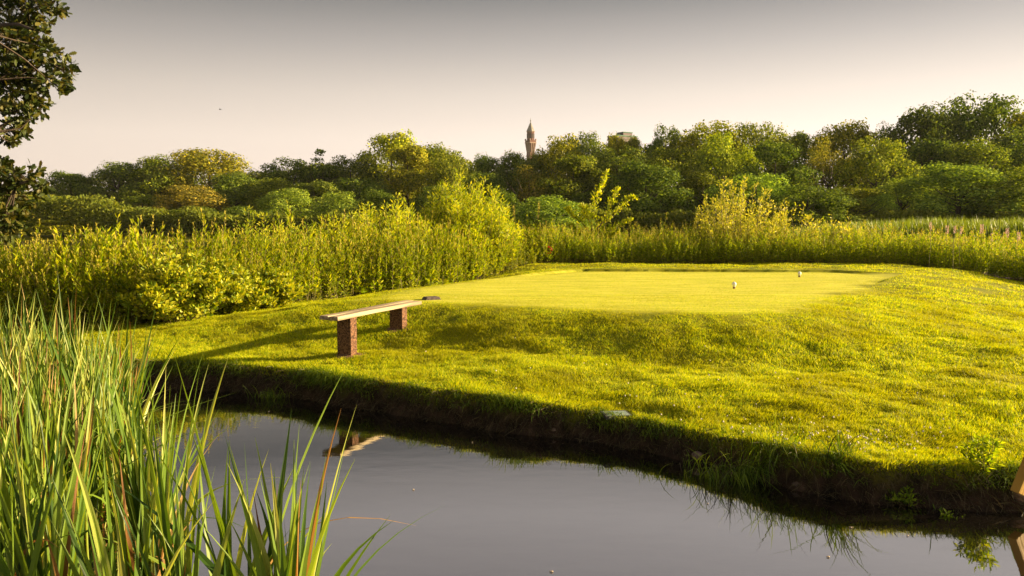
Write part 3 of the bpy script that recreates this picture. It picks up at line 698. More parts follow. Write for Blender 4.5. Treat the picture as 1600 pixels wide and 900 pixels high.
def undergrowth():
    n = 130000
    x = rng.uniform(-85, 85, n); row = rng.random(n) < .45
    y = np.where(row, rng.uniform(89, 94, n), rng.uniform(136, 150, n))
    hp = np.where(row, 2.6 + 2.2*sstep(-35, -55, x) + 1.6*vnoise(x*.25, x*0, 5) + .8*vnoise(x*.9, x*0, 6), 0)
    # back row stays a little under the skyline
    sk = np.array([(t[0], t[1]) for t in TREES[:30]]); sy = np.interp(800 + x/y*F, sk[:, 0], sk[:, 1]) + 13
    zt = CAM_H + (348 - sy)/F*y
    zb = height(x, y)
    top = np.where(row, zb + hp, zt + 1.4*vnoise(x*.3, x*0, 7))
    z = zb + (top-zb)*rng.random(n)**.6
    l = rng.uniform(.25, .5, n)
    V, q = leaves(np.column_stack([x, y, z]), rng.normal(size=(n, 3)) + np.array([0, 0, .4]), l, l*.7)
    link("woodland_undergrowth", mesh_np("woodland_undergrowth", V, q, M_wood), label="dark undergrowth and unresolved foliage filling the wood across the lake", cat="undergrowth", kind="stuff")
undergrowth()

# ------------------------------------------------------------------ box helper with bevel for built things
import bmesh
def bm_obj(name, bm, mat, parent=None, smooth=False, **kw):
    me = bpy.data.meshes.new(name); bm.to_mesh(me); bm.free()
    me.materials.append(mat)
    for p in me.polygons: p.use_smooth = smooth
    return link(name, me, parent, **kw)
def bx(bm, c, s, rot=None, bevel=0.0, taper=None):
    r = bmesh.ops.create_cube(bm, size=1.0); vs = r['verts']
    for v in vs:
        v.co = Vector((v.co.x*s[0], v.co.y*s[1], v.co.z*s[2]))
        if taper and v.co.z > 0: v.co.x *= taper; v.co.y *= taper
    if bevel:
        es = list({e for v in vs for e in v.link_edges}); g = bmesh.ops.bevel(bm, geom=es, offset=bevel, segments=2, affect='EDGES', profile=.6); vs = list({v for f in g['faces'] for v in f.verts} | {v for v in vs if v.is_valid})
    if rot is not None: bmesh.ops.rotate(bm, verts=vs, cent=(0, 0, 0), matrix=rot)
    bmesh.ops.translate(bm, verts=vs, vec=Vector(c))
def prism(bm, n, r0, r1, z0, z1, ang=0.0, cap=True):
    a = [bm.verts.new((r0*cos(ang+2*pi*k/n), r0*sin(ang+2*pi*k/n), z0)) for k in range(n)]
    if r1 <= 1e-6:
        t = bm.verts.new((0, 0, z1)); [bm.faces.new((a[k], a[(k+1) % n], t)) for k in range(n)]
    else:
        b = [bm.verts.new((r1*cos(ang+2*pi*k/n), r1*sin(ang+2*pi*k/n), z1)) for k in range(n)]
        for k in range(n): bm.faces.new((a[k], a[(k+1) % n], b[(k+1) % n], b[k]))
        if cap: bm.faces.new(b)
    if cap: bm.faces.new(a[::-1])

# ------------------------------------------------------------------ clock-tower-like brick campanile on the skyline
M_brick = solid_mat("red_brick", (.075, .028, .018), (.11, .04, .026), .6, .85, 0)
M_stone = solid_mat("pale_stone", (.17, .11, .08), (.22, .15, .11), .5, .8, 0)
M_slate = solid_mat("tower_roof_lead", (.13, .13, .12), (.22, .20, .17), .4, .6, 0)
M_dark = solid_mat("dark_opening", (.02, .015, .012), None, 1, .8, 0)
def tower():
    D = 900.0; p = at_y(829, 238, D); zb = hgt1(p[0], D); S = D/F
    e = link("brick_tower", None, loc=(p[0], D, zb), label="slender red brick tower with a pointed roof rising above the wood", cat="tower")
    e.rotation_euler.z = radians(38)
    zof = lambda py: at_y(829, py, D)[2] - zb
    q = math.sqrt(2)/2
    def sq(bm, w0, w1, z0, z1): prism(bm, 4, w0*2*q/2*1.0*1.0 if 0 else w0*q, w1*q, z0, z1, pi/4)
    k = 1/1.40                                       # rotated square shows wider than its side
    bm = bmesh.new(); sq(bm, 13.0*S*k, 12.3*S*k, 0, zof(238)); bm_obj("shaft", bm, M_brick, e)
    bm = bmesh.new(); sq(bm, 12.3*S*k, 17.0*S*k, zof(238), zof(224)); o = bm_obj("corbelled_stage", bm, M_brick, e)
    bm = bmesh.new()
    for f in range(4):                               # pale ribs of the corbels on each face
        R = Matrix.Rotation(f*pi/2, 4, 'Z')
        for j in (-1, 0, 1):
            w0 = 12.3*S*k/2; w1 = 17*S*k/2; z0 = zof(238); z1 = zof(224)
            vs = []
            for (w, z) in ((w0, z0), (w1, z1)):
                for (dx, dy) in ((-.35, .0), (.35, .0), (.35, .55), (-.35, .55)):
                    vs.append(bm.verts.new(R @ Vector((j*w*.62+dx, w+dy, z))))
            for a_ in range(4): bm.faces.new((vs[a_], vs[(a_+1) % 4], vs[4+(a_+1) % 4], vs[4+a_]))
    bm_obj("corbel_ribs", bm, M_stone, e)
    bm = bmesh.new(); sq(bm, 17.8*S*k, 17.8*S*k, zof(224), zof(222.4)); bm_obj("string_course", bm, M_stone, e)
    bm = bmesh.new(); sq(bm, 16.8*S*k, 16.8*S*k, zof(222.4), zof(219.5))
    bm_obj("parapet", bm, M_brick, e)
    for sx in (-1, 1):
        for sy in (-1, 1):
            bm = bmesh.new(); bx(bm, (sx*15.6*S*k/2, sy*15.6*S*k/2, zof(218.6)), (1.2, 1.2, 2.2)); bm_obj("corner_pinnacle", bm, M_stone, e)
    bm = bmesh.new(); prism(bm, 8, 6.1*S, 5.9*S, zof(219.6), zof(206.6), pi/8); bm_obj("belfry", bm, M_brick, e)
    for f in range(8):
        R = Matrix.Rotation(f*pi/4, 4, 'Z'); r0 = 6.1*S*cos(pi/8) + .05
        bm = bmesh.new(); zz0, zz1 = zof(216), zof(210.5); w = 1.1
        pts = [(-w, zz0), (w, zz0), (w, zz1)] + [(w*cos(t), zz1+w*sin(t)) for t in np.linspace(.4, pi-.4, 5)] + [(-w, zz1)]
        fr = [bm.verts.new(R @ Vector((r0+.12, a_, b_))) for a_, b_ in pts]; bk = [bm.verts.new(R @ Vector((r0-.4, a_, b_))) for a_, b_ in pts]
        bm.faces.new(fr)
        for i in range(len(pts)): bm.faces.new((fr[i], bk[i], bk[(i+1) % len(pts)], fr[(i+1) % len(pts)]))
        bm_obj("belfry_opening", bm, M_dark, e)
    bm = bmesh.new(); prism(bm, 8, 6.3*S, 7.0*S, zof(206.8), zof(205.4), pi/8); bm_obj("cornice", bm, M_stone, e)
    bm = bmesh.new(); prism(bm, 8, 6.8*S, 0, zof(205.4), zof(189.5), pi/8); bm_obj("spire", bm, M_slate, e)
    bm = bmesh.new(); prism(bm, 6, .35, .12, zof(191), zof(184)); bmesh.ops.create_uvsphere(bm, u_segments=8, v_segments=6, radius=.8, matrix=Matrix.Translation((0, 0, zof(188.6)))); bm_obj("finial", bm, M_slate, e)
tower()
def block():
    D = 450.0; S = D/F; p = at_y(995, 215, D); zb = hgt1(p[0], D); zof = lambda py: at_y(989, py, D)[2] - zb
    e = link("tower_block", None, loc=(p[0], D, zb), label="flat roofed office block with green roof edges just showing over the trees", cat="building")
    a = radians(30); e.rotation_euler.z = a
    Lx = 33*S/cos(a)*1.0; Ly = 18*S/sin(a)*.62; zt = zof(213)
    Mw = solid_mat("block_concrete", (.20, .17, .16), (.26, .22, .20), .3, .8, 0); Mg = solid_mat("green_copper_roof", (.03, .12, .07), (.05, .17, .10), .4, .6, 0)
    Mb = solid_mat("dark_band", (.10, .07, .08), (.13, .10, .10), .4, .6, 0)
    cx, cy = -Lx/2, Ly/2
    bm = bmesh.new(); bx(bm, (cx, cy, (zt-2.2)/2), (Lx, Ly, zt-2.2)); bm_obj("wall", bm, Mw, e)
    bm = bmesh.new(); bx(bm, (cx, cy, zt-1.35), (Lx+.5, Ly+.5, 1.7)); bm_obj("parapet_band", bm, Mb, e)
    bm = bmesh.new(); bx(bm, (cx, cy, zt-.25), (Lx+.9, Ly+.9, .5)); bm_obj("roof_edge", bm, Mg, e)
    bm = bmesh.new(); bx(bm, (cx+1.5, cy, zt+.9), (Lx*.45, Ly*.7, 1.8)); bm_obj("plant_room", bm, Mb, e)
    bm = bmesh.new(); bx(bm, (cx+1.5, cy, zt+2.0), (Lx*.45+.5, Ly*.7+.5, .4)); bm_obj("plant_room_roof", bm, Mg, e)
    bm = bmesh.new(); bx(bm, (cx-Lx*.2, cy, zt+.6), (1.6, 2.0, 1.2)); bm_obj("roof_vent", bm, Mg, e)
    for fl in range(4):
        z = zt - 4.0 - fl*3.3
        for k in range(6):
            bm = bmesh.new(); bx(bm, (cx - Lx/2 + (k+.5)*Lx/6, cy-Ly/2-.02, z), (Lx/6*.7, .12, 1.5)); bm_obj("window", bm, M_dark, e)
        for k in range(5):
            bm = bmesh.new(); bx(bm, (cx+Lx/2+.02, cy - Ly/2 + (k+.5)*Ly/5, z), (.12, Ly/5*.6, 1.5)); bm_obj("window", bm, M_dark, e)
block()

# ------------------------------------------------------------------ bench
M_plank = solid_mat("weathered_plank", (.17, .12, .07), (.40, .32, .20), 22, .75, .6, 40, stretch=(1, .06, 1))
M_leg = solid_mat("pebbled_brown_block", (.05, .024, .014), (.20, .10, .05), 55, .9, .9, 70, thr=(.4, .6))
def bench():
    ax = unit(np.array([.37, .93])); ang = math.atan2(ax[1], ax[0]) - pi/2          # local +y runs along the bench, +x is its right side
    c0 = np.array([-1.935, 9.5])
    seat_top = .84
    z0 = hgt1(-1.9, 10.1)
    e = link("bench", None, loc=(c0[0], c0[1], 0), label="simple backless bench of weathered planks on two brown block legs", cat="bench"); e.rotation_euler.z = ang
    W = .245
    for k, (x0, wd, dy, dz) in enumerate(((-W+.01+.06, .118, 0, 0), (.01-.06, .118, .012, -.003))):
        bm = bmesh.new(); bx(bm, (0, 0, 0), (wd, 2.06, .047), bevel=.004)
        bmesh.ops.subdivide_edges(bm, edges=[ed for ed in bm.edges if ed.calc_length() > 1], cuts=10)
        for v in bm.verts: v.co.x += .003*sin(v.co.y*7+k) ; v.co.z += .003*sin(v.co.y*3.1+k*2)
        o = bm_obj("seat_plank", bm, M_plank, e); o.location = (x0, .73+dy, seat_top-.0235+dz)
    for t, lab in ((0, None), (1.246, None)):
        w = c0 + ax*t; zg = hgt1(w[0], w[1]) - .06; top = seat_top - .049
        bm = bmesh.new(); bx(bm, (0, 0, 0), (.195, .135, top-zg), bevel=.006)
        o = bm_obj("leg", bm, M_leg, e); o.location = (-.105, t+.07, (top+zg)/2)
    return c0, ax
bc0, bax = bench()
# worn earth under each leg
def earth(px, py, lab):
    p = on_z(px, py, .36); x, y = p[0], p[1]
    r = np.random.default_rng(int(px)); n = 26; rr = [0, .5, 1]
    V = []; 
    for k in range(n):
        a = 2*pi*k/n; R = .20*(1+.25*r.normal()*.6)
        V.append((a, R))
    P = [[x, y, 0]]; 
    for f in (.5, 1.0):
        for a, R in V: P.append([x+R*f*cos(a)*1.05, y+R*f*sin(a)*.9, 0])
    P = np.array(P); P[:, 2] = height(P[:, 0], P[:, 1]) + np.where(np.arange(len(P)) > n, .002, .03)
    Fq = [[1+k, 1+(k+1) % n, 1+n+(k+1) % n, 1+n+k] for k in range(n)]; T = [[0, 1+k, 1+(k+1) % n] for k in range(n)]
    P[:, :2] -= [x, y]; z0 = hgt1(x, y); P[:, 2] -= z0
    link("earth_patch", mesh_np("earth_patch", P, [np.array(Fq), np.array(T)], M_earth, smooth=True), loc=(x, y, z0), label=lab, cat="bare earth", kind="structure")
M_earth = solid_mat("reddish_bare_earth", (.10, .05, .025), (.22, .12, .07), 30, .95, .8, 60)
for t, lab in ((0, "worn reddish earth round the near bench leg"), (1.246, "worn reddish earth round the far bench leg")):
    w = bc0 + bax*(t+.07) + np.array([-.1, .04]); x, y = w; 
    pxp = None
    def earth_at(x, y, lab, seed):
        r = np.random.default_rng(seed); n = 26; P = [[x, y, 0]]; rad = .19*(1 + .18*r.normal(size=n))
        for f in (.5, 1.0):
            for k in range(n):
                a = 2*pi*k/n; P.append([x+rad[k]*f*cos(a), y+rad[k]*f*sin(a)*.9, 0])
        P = np.array(P); P[:, 2] = height(P[:, 0], P[:, 1]) + np.where(np.arange(len(P)) > n, -.004, .026)
        Fq = [[1+k, 1+n+k, 1+n+(k+1) % n, 1+(k+1) % n] for k in range(n)]; T = [[0, 1+k, 1+(k+1) % n] for k in range(n)]
        z0 = hgt1(x, y); P -= [x, y, z0]
        link("earth_patch", mesh_np("earth_patch", P, [np.array(Fq), np.array(T)], M_earth, smooth=True), loc=(x, y, z0), label=lab, cat="bare earth", kind="structure")
    earth_at(x, y, lab, int(t*10)+3)

# ------------------------------------------------------------------ small things on the tee
def slab():
    p = on_z(674, 473, .70); x, y = p[0], p[1]; z = hgt1(x, y)
    bm = bmesh.new(); bx(bm, (0, 0, .01), (.28, .20, .07), bevel=.008, taper=.75)
    o = bm_obj("stone_slab", bm, solid_mat("dark_grey_stone", (.05, .035, .035), (.10, .075, .07), 20, .8, .5, 40), label="low dark wedge shaped stone in the grass at the far end of the bench", cat="stone", loc=(x, y, z))
    o.rotation_euler.z = .5
slab()
M_white = solid_mat("white_tee_marker", (.74, .72, .66), (.80, .78, .72), 4, .4, 0)
M_mbase = solid_mat("marker_base_brown", (.20, .12, .07), None, 4, .7, 0)
def marker(px, py, lab):
    p = on_z(px, py, TZ); x, y = p[0], p[1]; z = hgt1(x, y)
    e = link("tee_marker", None, loc=(x, y, z), label=lab, cat="tee marker", group="white tee markers")
    bm = bmesh.new(); bmesh.ops.create_uvsphere(bm, u_segments=20, v_segments=14, radius=1)
    for v in bm.verts:
        t = (v.co.z+1)/2; w = .040*(.62 + .38*min(1, t*1.7)); v.co = Vector((v.co.x*w, v.co.y*w, .072 + v.co.z*.052))
    bm_obj("marker_head", bm, M_white, e, smooth=True)
    bm = bmesh.new(); prism(bm, 12, .022, .026, -.02, .032); bm_obj("marker_foot", bm, M_mbase, e, smooth=False)
marker(1147, 451, "nearer white egg shaped tee marker, left one of the two")
marker(1249, 433, "farther white egg shaped tee marker, right one, by the far tee edge")

def cover():
    x, y = PLx, PLy; z = hgt1(x, y)
    e = link("valve_cover", None, loc=(x, y, z+.012), label="small pale green grey cover plate sunk in the grass above the pond", cat="cover plate")
    Mc = solid_mat("pale_green_metal", (.13, .19, .16), (.22, .27, .23), 12, .55, .2, 30)
    bm = bmesh.new(); bx(bm, (0, 0, 0), (.22, .13, .012), bevel=.003); o = bm_obj("lid", bm, Mc, e); 
    bm = bmesh.new()
    for c, s in (((0, .074, -.01), (.25, .012, .03)), ((0, -.074, -.01), (.25, .012, .03)), ((.119, 0, -.01), (.012, .136, .03)), ((-.119, 0, -.01), (.012, .136, .03))): bx(bm, c, s)
    bm_obj("frame", bm, solid_mat("cover_frame_dark", (.06, .06, .05), None, 4, .8, 0), e)
    e.rotation_euler = (.08, .03, .25)
cover()

def lifebuoy():
    Y = float(y_hedge(at_y(856.5, 386, 21.5)[0])) + .12; p = at_y(856.5, 386, Y); x = p[0]; zb = hgt1(x, Y)
    e = link("lifebuoy", None, loc=(x, Y, zb), label="red ring on a post half hidden in the herbs behind the tee's left corner", cat="lifebuoy")
    Mr = solid_mat("red_plastic", (.65, .03, .012), (.75, .05, .02), 5, .4, 0); Mp = solid_mat("wooden_post", (.12, .06, .03), (.2, .1, .05), 6, .8, .3)
    zc = p[2] - zb - .08
    u = np.linspace(0, 2*pi, 33)
    V, q = tube(np.stack([.085*np.cos(u), u*0, zc + .085*np.sin(u)], 1), .026, 10)
    link("ring", mesh_np("ring", V, q, Mr, smooth=True), e, loc=(0, -.10, 0))
    bm = bmesh.new(); bx(bm, (0, 0, (zc+.02)/2-.1), (.07, .07, zc+.2), bevel=.004); bm_obj("post", bm, Mp, e)
lifebuoy()

# clearing in front of it comes from low herbs; leaning stake at the right edge of the bank
def stake():
    p = on_z(1593, 748, .24); x, y = p[0], p[1]
    e = link("wooden_stake", None, loc=(x, y, .16), label="yellow brown squared timber stake leaning right at the pond edge, cut by the frame", cat="stake")
    bm = bmesh.new(); bx(bm, (0, 0, .21), (.085, .06, .46), bevel=.004); o = bm_obj("post", bm, solid_mat("ochre_timber", (.30, .16, .02), (.42, .25, .04), 6, .7, .4, 25, stretch=(1, 1, .15)), e)
    e.rotation_euler = (radians(4), radians(24), radians(25))
stake()

# leafy plant and grass tussocks on the bank
lp = bush_mesh(91, .30, .14, 14, .05, .34, 34, M_herbg, .07, .5, .004, .2)
p = on_z(1552, 775, .08); bush("bank_plant", p[0], p[1]+.12, lp, "leafy yellow green plant hanging over the water left of the stake", "plant")
lp2 = bush_mesh(92, .22, .2, 16, .05, .4, 30, M_bankgrass, .07, .6, .004, .2)
for px, py, lab in ((1430, 775, "dark leafy weed on the bank between the long grass tuft and the leafy plant"), (1490, 788, "dark leafy weed low on the bank, nearest the leafy plant")):
    p = on_z(px, py, .1); bush("bank_weed", p[0], p[1]+.1, lp2, lab, "plant", rz=px, sc=.7)
def tussock(px, py, zz, n, L, lab, spreadx=.2, droop=.7, wd=.008):
    p = on_z(px, py, zz); x, y = p[0], p[1]; r = np.random.default_rng(int(px))
    b = np.stack([r.normal(0, spreadx*.5, n), r.normal(0, .04, n)+.05, np.zeros(n)-.02], 1)
    yy = y + b[:, 1]; b[:, 2] += np.maximum(height(x+b[:, 0], yy), .02) - hgt1(x, y)
    d = unit(np.stack([r.normal(0, .22, n), r.normal(-.25, .2, n), np.ones(n)], 1))
    bend = np.stack([r.normal(0, .25, n), -r.uniform(.1, .6, n), -r.uniform(.1, droop, n)], 1)
    a = r.normal(0, .7, n)
    V, q = ribbons(b, d, bend, L*r.uniform(.5, 1.15, n), r.uniform(.5, 1, n)*wd, np.stack([np.cos(a), np.sin(a), a*0], 1), 6)
    o = link("grass_tussock", mesh_np("grass_tussock", V, q, [M_bankgrass, M_rootgrass], (np.repeat(r.random(n) < .15, 6)).astype(int)), loc=(x, y, hgt1(x, y)), label=lab, cat="grass tuft")
tussock(1175, 722, .14, 420, .36, "wide tuft of long dark grass drooping from the bank below the clover", .36, 1.3, .006)
tussock(1318, 748, .10, 60, .38, "narrow tuft of long grass blades standing at the water's edge", .12, .8)
tussock(1110, 700, .16, 60, .22, "short tuft of dry looking grass where the bank turns", .25, 1.0, .006)
tussock(420, 598, .18, 90, .22, "grass tuft on the shaded bank behind the nearest cattails", .22, 1.0, .007)

# stones along the bank
M_rock = solid_mat("bank_stone", (.08, .055, .04), (.20, .14, .10), 14, .85, .6, 30)
def rock(px, py, z, sx, sy, sz, lab, seed):
    p = on_z(px, py, z); r = np.random.default_rng(seed)
    bm = bmesh.new(); bmesh.ops.create_icosphere(bm, subdivisions=3, radius=1)
    for v in bm.verts:
        k = 1 + .35*float(vnoise(v.co.x*1.5+seed, v.co.y*1.5+v.co.z*2, seed)); v.co = Vector((v.co.x*k*sx, v.co.y*k*sy, v.co.z*k*sz))
    bm_obj("bank_stone", bm, M_rock, None, True, label=lab, cat="stone", loc=(p[0], p[1], z))
rock(1105, 716, .03, .09, .06, .05, "larger brown stone at the water line where the bank turns", 1)
rock(1090, 712, .06, .05, .04, .035, "small stone touching the larger one where the bank turns", 2)
rock(1262, 756, .03, .12, .06, .055, "flat reddish stone in the bank between the two grass tufts", 3)
rock(866, 672, .05, .025, .02, .018, "small pale pebble on the dark bank below the cover plate", 4)
#rock(1515, 792, .03, .05, .04, .03, "round stone low on the bank left of the leafy plant", 6)
rock(1597, 775, .08, .09, .06, .06, "brown stone at the foot of the leaning stake", 7)

# floating bits on the pond
M_bit = solid_mat("floating_leaf", (.28, .22, .15), (.42, .34, .26), 20, .8, 0)
bits = [(646,765,.008,"pale floating speck in open water, middle of the pond"),(1294,870,.010,"pale floating leaf near the bottom edge, right of centre"),(862,893,.010,"brown floating leaf at the bottom edge near the centre"),
        (1329,824,.014,"tan floating leaf in the bank's reflection at right"),(738,691,.008,"white speck floating below the bank, left of centre"),(703,699,.008,"white speck floating at the edge of the bank's reflection"),
        (1418,837,.006,"tiny white speck in the right bank's reflection"),(420,643,.012,"pale leaf floating behind the nearest cattails"),(272,652,.012,"pale leaf floating in the dark water at left"),(1106,787,.007,"dark speck floating near the grass reflections")]
for k, (px, py, s, lab) in enumerate(bits):
    p = on_z(px, py, .003); r = np.random.default_rng(k); n = 9; a = np.linspace(0, 2*pi, n, endpoint=False); R = s*.62*(1+.3*r.normal(size=n))
    ring = np.stack([R*np.cos(a)*1.5, R*np.sin(a), a*0], 1); V = np.vstack([ring, ring*[.8, .8, 1] + [0, 0, .004], [[0, 0, .005]]])
    Fq = np.array([[i, (i+1) % n, n+(i+1) % n, n+i] for i in range(n)]); T = np.array([[n+i, n+(i+1) % n, 2*n] for i in range(n)])
    link("floating_leaf", mesh_np("floating_leaf", V, [Fq, T], M_bit), loc=p, label=lab, cat="leaf", group="bits floating on the pond")

# bird
def bird():
    p = at_y(344, 171, 120); 
    e = link("bird", None, loc=p, label="tiny dark bird flying in the sky above the left part of the wood", cat="bird")
    Mb = solid_mat("dark_feathers", (.03, .03, .03), None, 4, .8, 0)
    bm = bmesh.new(); bmesh.ops.create_uvsphere(bm, u_segments=12, v_segments=8, radius=1)
    for v in bm.verts: v.co = Vector((v.co.x*.18*(1), v.co.y*.055*(1 - .4*v.co.x), v.co.z*.05))
    o = bm_obj("body", bm, Mb, e, True)
    for s in (-1, 1):
        V = np.array([[.05, s*.04, 0], [.10, s*.25, .10], [.0, s*.5, .05], [-.05, s*.26, .09], [-.06, s*.04, 0]]); V2 = V + [0, 0, -.008]
        Fs = [np.array([[0, 1, 2, 3, 4]]), np.array([[9, 8, 7, 6, 5]]), np.array([[i, 5+i, 5+(i+1) % 5, (i+1) % 5] for i in range(5)])]
        link("wing", mesh_np("wing", np.vstack([V, V2]), Fs, Mb), e)
bird()

# ------------------------------------------------------------------ cattails
def cattail(n, xs, ys, seed, Hm=1.35, dry=.08, wd=(.012, .022), fan=.22, per=7, zb=0.0):
    """n shoots around positions xs, ys -> mesh parts in world coordinates"""
    r = np.random.default_rng(seed); m = n*per
    sid = np.repeat(np.arange(n), per); fa = r.random(n)*pi                       # fan plane of every shoot
    off = (np.tile(np.arange(per), n) - (per-1)/2)/((per-1)/2)
    lean = off*fan*r.uniform(.5, 1.3, m)
    plane = np.stack([np.cos(fa), np.sin(fa)], 1)[sid]
    sl = r.normal(0, .09, (n, 2))[sid]
    d = unit(np.column_stack([plane*lean[:, None] + sl + r.normal(0, .04, (m, 2)), np.ones(m)]))
    H = Hm*r.uniform(.66, 1.15, n)[sid]*(1 - .30*np.abs(off)**1.5*r.random(m))*r.uniform(.72, 1.05, m)
    bd = np.column_stack([plane*lean[:, None]*r.uniform(.2, 1.2, m)[:, None] + r.normal(0, .06, (m, 2)), -np.abs(r.normal(0, .05, m))])
    bent = r.random(m) < .13; bd[bent] += np.column_stack([plane[bent]*np.sign(off[bent]+.01)[:, None]*r.uniform(.2, .6, (bent.sum(), 1)), -r.uniform(.2, .6, bent.sum())])
    b = np.column_stack([xs[sid] + plane[:, 0]*off*.018, ys[sid] + plane[:, 1]*off*.018, np.full(m, zb-.05)])
    a = r.normal(0, .9, m)
    side = np.column_stack([np.cos(a), np.sin(a), np.zeros(m)])
    V, q = folded(b, d, bd, H, r.uniform(*wd, m), side, 9, r.normal(0, 1.1, m), .5)
    dryf = (r.random(m) < dry); mid = np.repeat(dryf, 18).astype(int)
    # short dead leaves at the foot
    k = n*3; si = np.repeat(np.arange(n), 3)
    b2 = np.column_stack([xs[si] + r.normal(0, .03, k), ys[si] + r.normal(0, .03, k), np.full(k, zb-.02)])
    d2 = unit(np.column_stack([r.normal(0, .45, (k, 2)), np.ones(k)])); bd2 = np.column_stack([r.normal(0, .25, (k, 2)), -r.uniform(.2, 1.1, k)])
    V2, q2 = ribbons(b2, d2, bd2, r.uniform(.2, .6, k), r.uniform(.006, .014, k), unit(np.column_stack([r.normal(size=(k, 2)), np.zeros(k)])), 5, r.normal(0, 1, k), .5)
    V3 = np.vstack([V, V2]); 
    return V3, np.vstack([q, q2+len(V)]), np.concatenate([mid, np.ones(len(q2), int)])
def reed_mass():
    pts = []
    r = np.random.default_rng(5)
    while len(pts) < 310:
        y = r.uniform(3.5, 7.8); x0 = -y*.72; x1 = np.interp(y, [2.7, 3.5, 5, 6.3, 7.6], [-1.7, -2.1, -2.65, -3.1, -3.75]) + r.normal(0, .12)
        x = r.uniform(-y*.70, x1)
        if vnoise(x*1.5, y*1.5, 7) + r.random()*.9 > .25: pts.append((x, y))
    P = np.array(pts); 
    V, q, M = cattail(len(P), P[:, 0], P[:, 1], 9, 1.40, .08, (.021, .038), .19, 6)
    link("cattail_stand", mesh_np("cattail_stand", V, q, [M_cat, M_catdry], M), label="dense stand of cattail leaves filling the left corner of the pond", cat="cattails", kind="stuff")
reed_mass()
def clump(px, Y, n, rad, H, seed, lab, wd=(.027, .044), fan=.22, per=8, dry=.07):
    x = (px-800)/F*Y; r = np.random.default_rng(seed); a = r.random(n)*2*pi; R = rad*np.sqrt(r.random(n))
    V, q, M = cattail(n, R*np.cos(a), R*np.sin(a), seed, H, dry, wd, fan, per)
    link("cattail_clump", mesh_np("cattail_clump", V, q, [M_cat, M_catdry], M), loc=(x, Y, 0), label=lab, cat="cattail", group="cattail clumps in the foreground")
clump(432, 3.15, 4, .10, 1.56, 3, "rightmost cattail clump, standing alone in open water", (.028, .044), .21, 11)
clump(312, 3.35, 5, .16, 1.38, 4, "cattail clump directly left of the lone one, tall leaves against the pond")
clump(190, 3.1, 5, .18, 1.28, 5, "broad leaved cattail clump in the front, third from the right")
clump(60, 3.2, 6, .22, 1.32, 6, "front cattail clump at the bottom left corner")
clump(218, 4.6, 9, .22, 1.42, 7, "taller cattail clump at the right rim of the stand, before the lawn", (.022, .036))

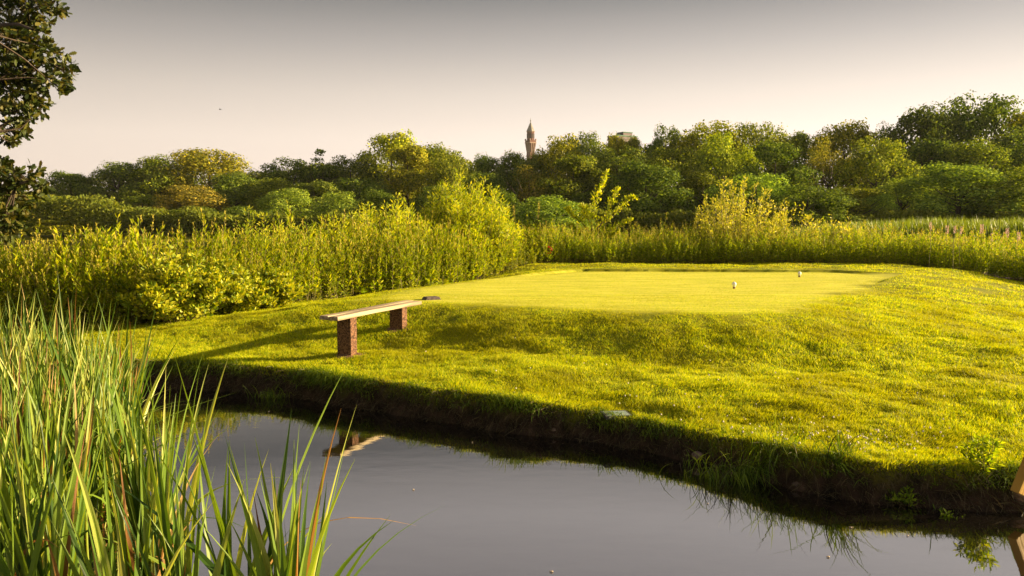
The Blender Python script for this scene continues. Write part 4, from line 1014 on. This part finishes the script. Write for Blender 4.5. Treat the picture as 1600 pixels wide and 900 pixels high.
# ------------------------------------------------------------------ oak branches entering at top left
def oak():
    r = np.random.default_rng(8); Y0 = 10.5; base = np.array([-10.8, Y0, 0.0]); base[2] = hgt1(base[0], base[1])
    e = link("oak_tree", None, loc=base, label="dark leafy oak whose branches enter from the left edge", cat="tree")
    mid = [tuple(at_y(a, b, Y0)) for a, b in ((-560, 700), (-560, 300), (-500, 0), (-430, -350))]
    parts = []
    tr = np.array([base, base + [0.05, 0, 1.4], base + [.0, .05, 3.0], base + [.2, 0, 5.0], base + [.5, .1, 7.2]]); parts.append((*tube(tr - base, [.34, .27, .22, .16, .06], 10), 0))
    limbs = [[(-480, 150), (-330, 60), (-180, 40), (-60, 50), (50, 40)], [(-480, 260), (-320, 210), (-150, 160), (-30, 130), (70, 122)],
             [(-480, 380), (-300, 340), (-140, 300), (-30, 285), (40, 285)], [(-470, 0), (-300, -90), (-120, -80), (0, -40), (70, 5)], [(-480, 330), (-260, 260), (-100, 225), (-20, 205), (20, 205)]]
    LP = []
    for lb in limbs:
        pts = np.array([at_y(a, b, Y0 + .25*k*r.normal()) for k, (a, b) in enumerate(lb)]); pts[0] = tr[2]*.0 + np.array([base[0]+.05, base[1], pts[0][2]])
        t = np.linspace(0, len(pts)-1, 25); dense = np.stack([np.interp(t, np.arange(len(pts)), pts[:, i]) for i in range(3)], 1) + r.normal(0, .02, (25, 3))
        parts.append((*tube(dense - base, np.linspace(.10, .012, 25), 6), 0)); LP.append(dense)
    LP = np.vstack(LP)
    blobs = [(10, 15, 34), (45, 12, 32), (78, 12, 17), (92, 18, 8), (15, 60, 34), (50, 52, 26), (68, 72, 14), (20, 100, 34), (52, 105, 26), (82, 92, 20), (98, 108, 18), (104, 128, 12), (82, 130, 20), (55, 145, 22), (20, 145, 32), (60, 165, 13), (30, 178, 24), (48, 186, 12), (14, 205, 22), (16, 222, 7),
             (5, 274, 16), (22, 276, 14), (50, 272, 12), (5, 350, 20), (22, 350, 14), (8, 280, 24), (35, 278, 18), (55, 290, 16), (66, 285, 8), (15, 305, 20), (40, 306, 14), (12, 335, 20), (30, 325, 12), (8, 362, 16)]
    for _ in range(150): blobs.append((r.uniform(-640, -45), r.uniform(-450, 400), r.uniform(28, 50)))
    lv = []; S = Y0/F
    shape = np.array([[0, 0], [.18, .10], [.30, .20], [.40, .13], [.52, .27], [.62, .17], [.74, .25], [.86, .14], [1, 0]])
    out_ = np.vstack([shape, (shape[1:-1]*[1, -1])[::-1]])
    for (bx_, by_, br) in blobs:
        c = at_y(bx_, by_, Y0 + r.normal(0, .35)); rad = br*S
        k = np.argmin(np.linalg.norm(LP - c, axis=1)); a0 = LP[k]
        parts.append((*tube(np.array([a0, (a0+c)/2 + r.normal(0, .04, 3), c]) - base, [.014, .009, .004], 4), 0))
        n = int(270*(rad/.25)**2) if bx_ > -40 else int(70*(rad/.25)**2)
        nt_ = max(2, n//7)
        for _ in range(nt_):                                 # twigs with a rosette of leaves at their end
            dr = unit(r.normal(size=3)); tip = c + dr*rad*r.uniform(.45, 1.0)
            parts.append((*tube(np.array([c, (c+tip)/2 + r.normal(0, .01, 3), tip]) - base, [.004, .003, .002], 3), 0))
            for _ in range(7):
                d = unit(dr*.8 + r.normal(size=3)*.8); l = r.uniform(.07, .13); s = unit(np.cross(d, unit(r.normal(size=3)))); nn = np.cross(d, s)
                b = tip + r.normal(0, .02, 3) - base
                P = b + d*(out_[:, :1]*l) + s*(out_[:, 1:]*l*.9) + nn*((out_[:, :1]**2)*l*-.12 + np.abs(out_[:, 1:])*l*.15)
                lv.append(P)
    V, q, _ = join(parts); link("trunk", mesh_np("trunk", V, q, M_bark, smooth=True), e)
    n = len(lv); m = len(out_); L = np.vstack(lv)
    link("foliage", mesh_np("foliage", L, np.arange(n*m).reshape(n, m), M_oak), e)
oak()

# ------------------------------------------------------------------ evening haze
def haze(density):
    bm = bmesh.new(); bx(bm, (0, 400, 59), (1300, 1300, 126.0))
    m, n, o = new_mat("haze_air"); v = n.nodes.new("ShaderNodeVolumePrincipled"); v.inputs['Density'].default_value = density; v.inputs['Color'].default_value = (.92, .93, .95, 1); v.inputs['Anisotropy'].default_value = .0
    n.links.new(v.outputs[0], o.inputs['Volume']); bm_obj("haze", bm, m, None, label="thin evening haze between the pond and the far wood", cat="haze", kind="stuff")
haze(.00006)
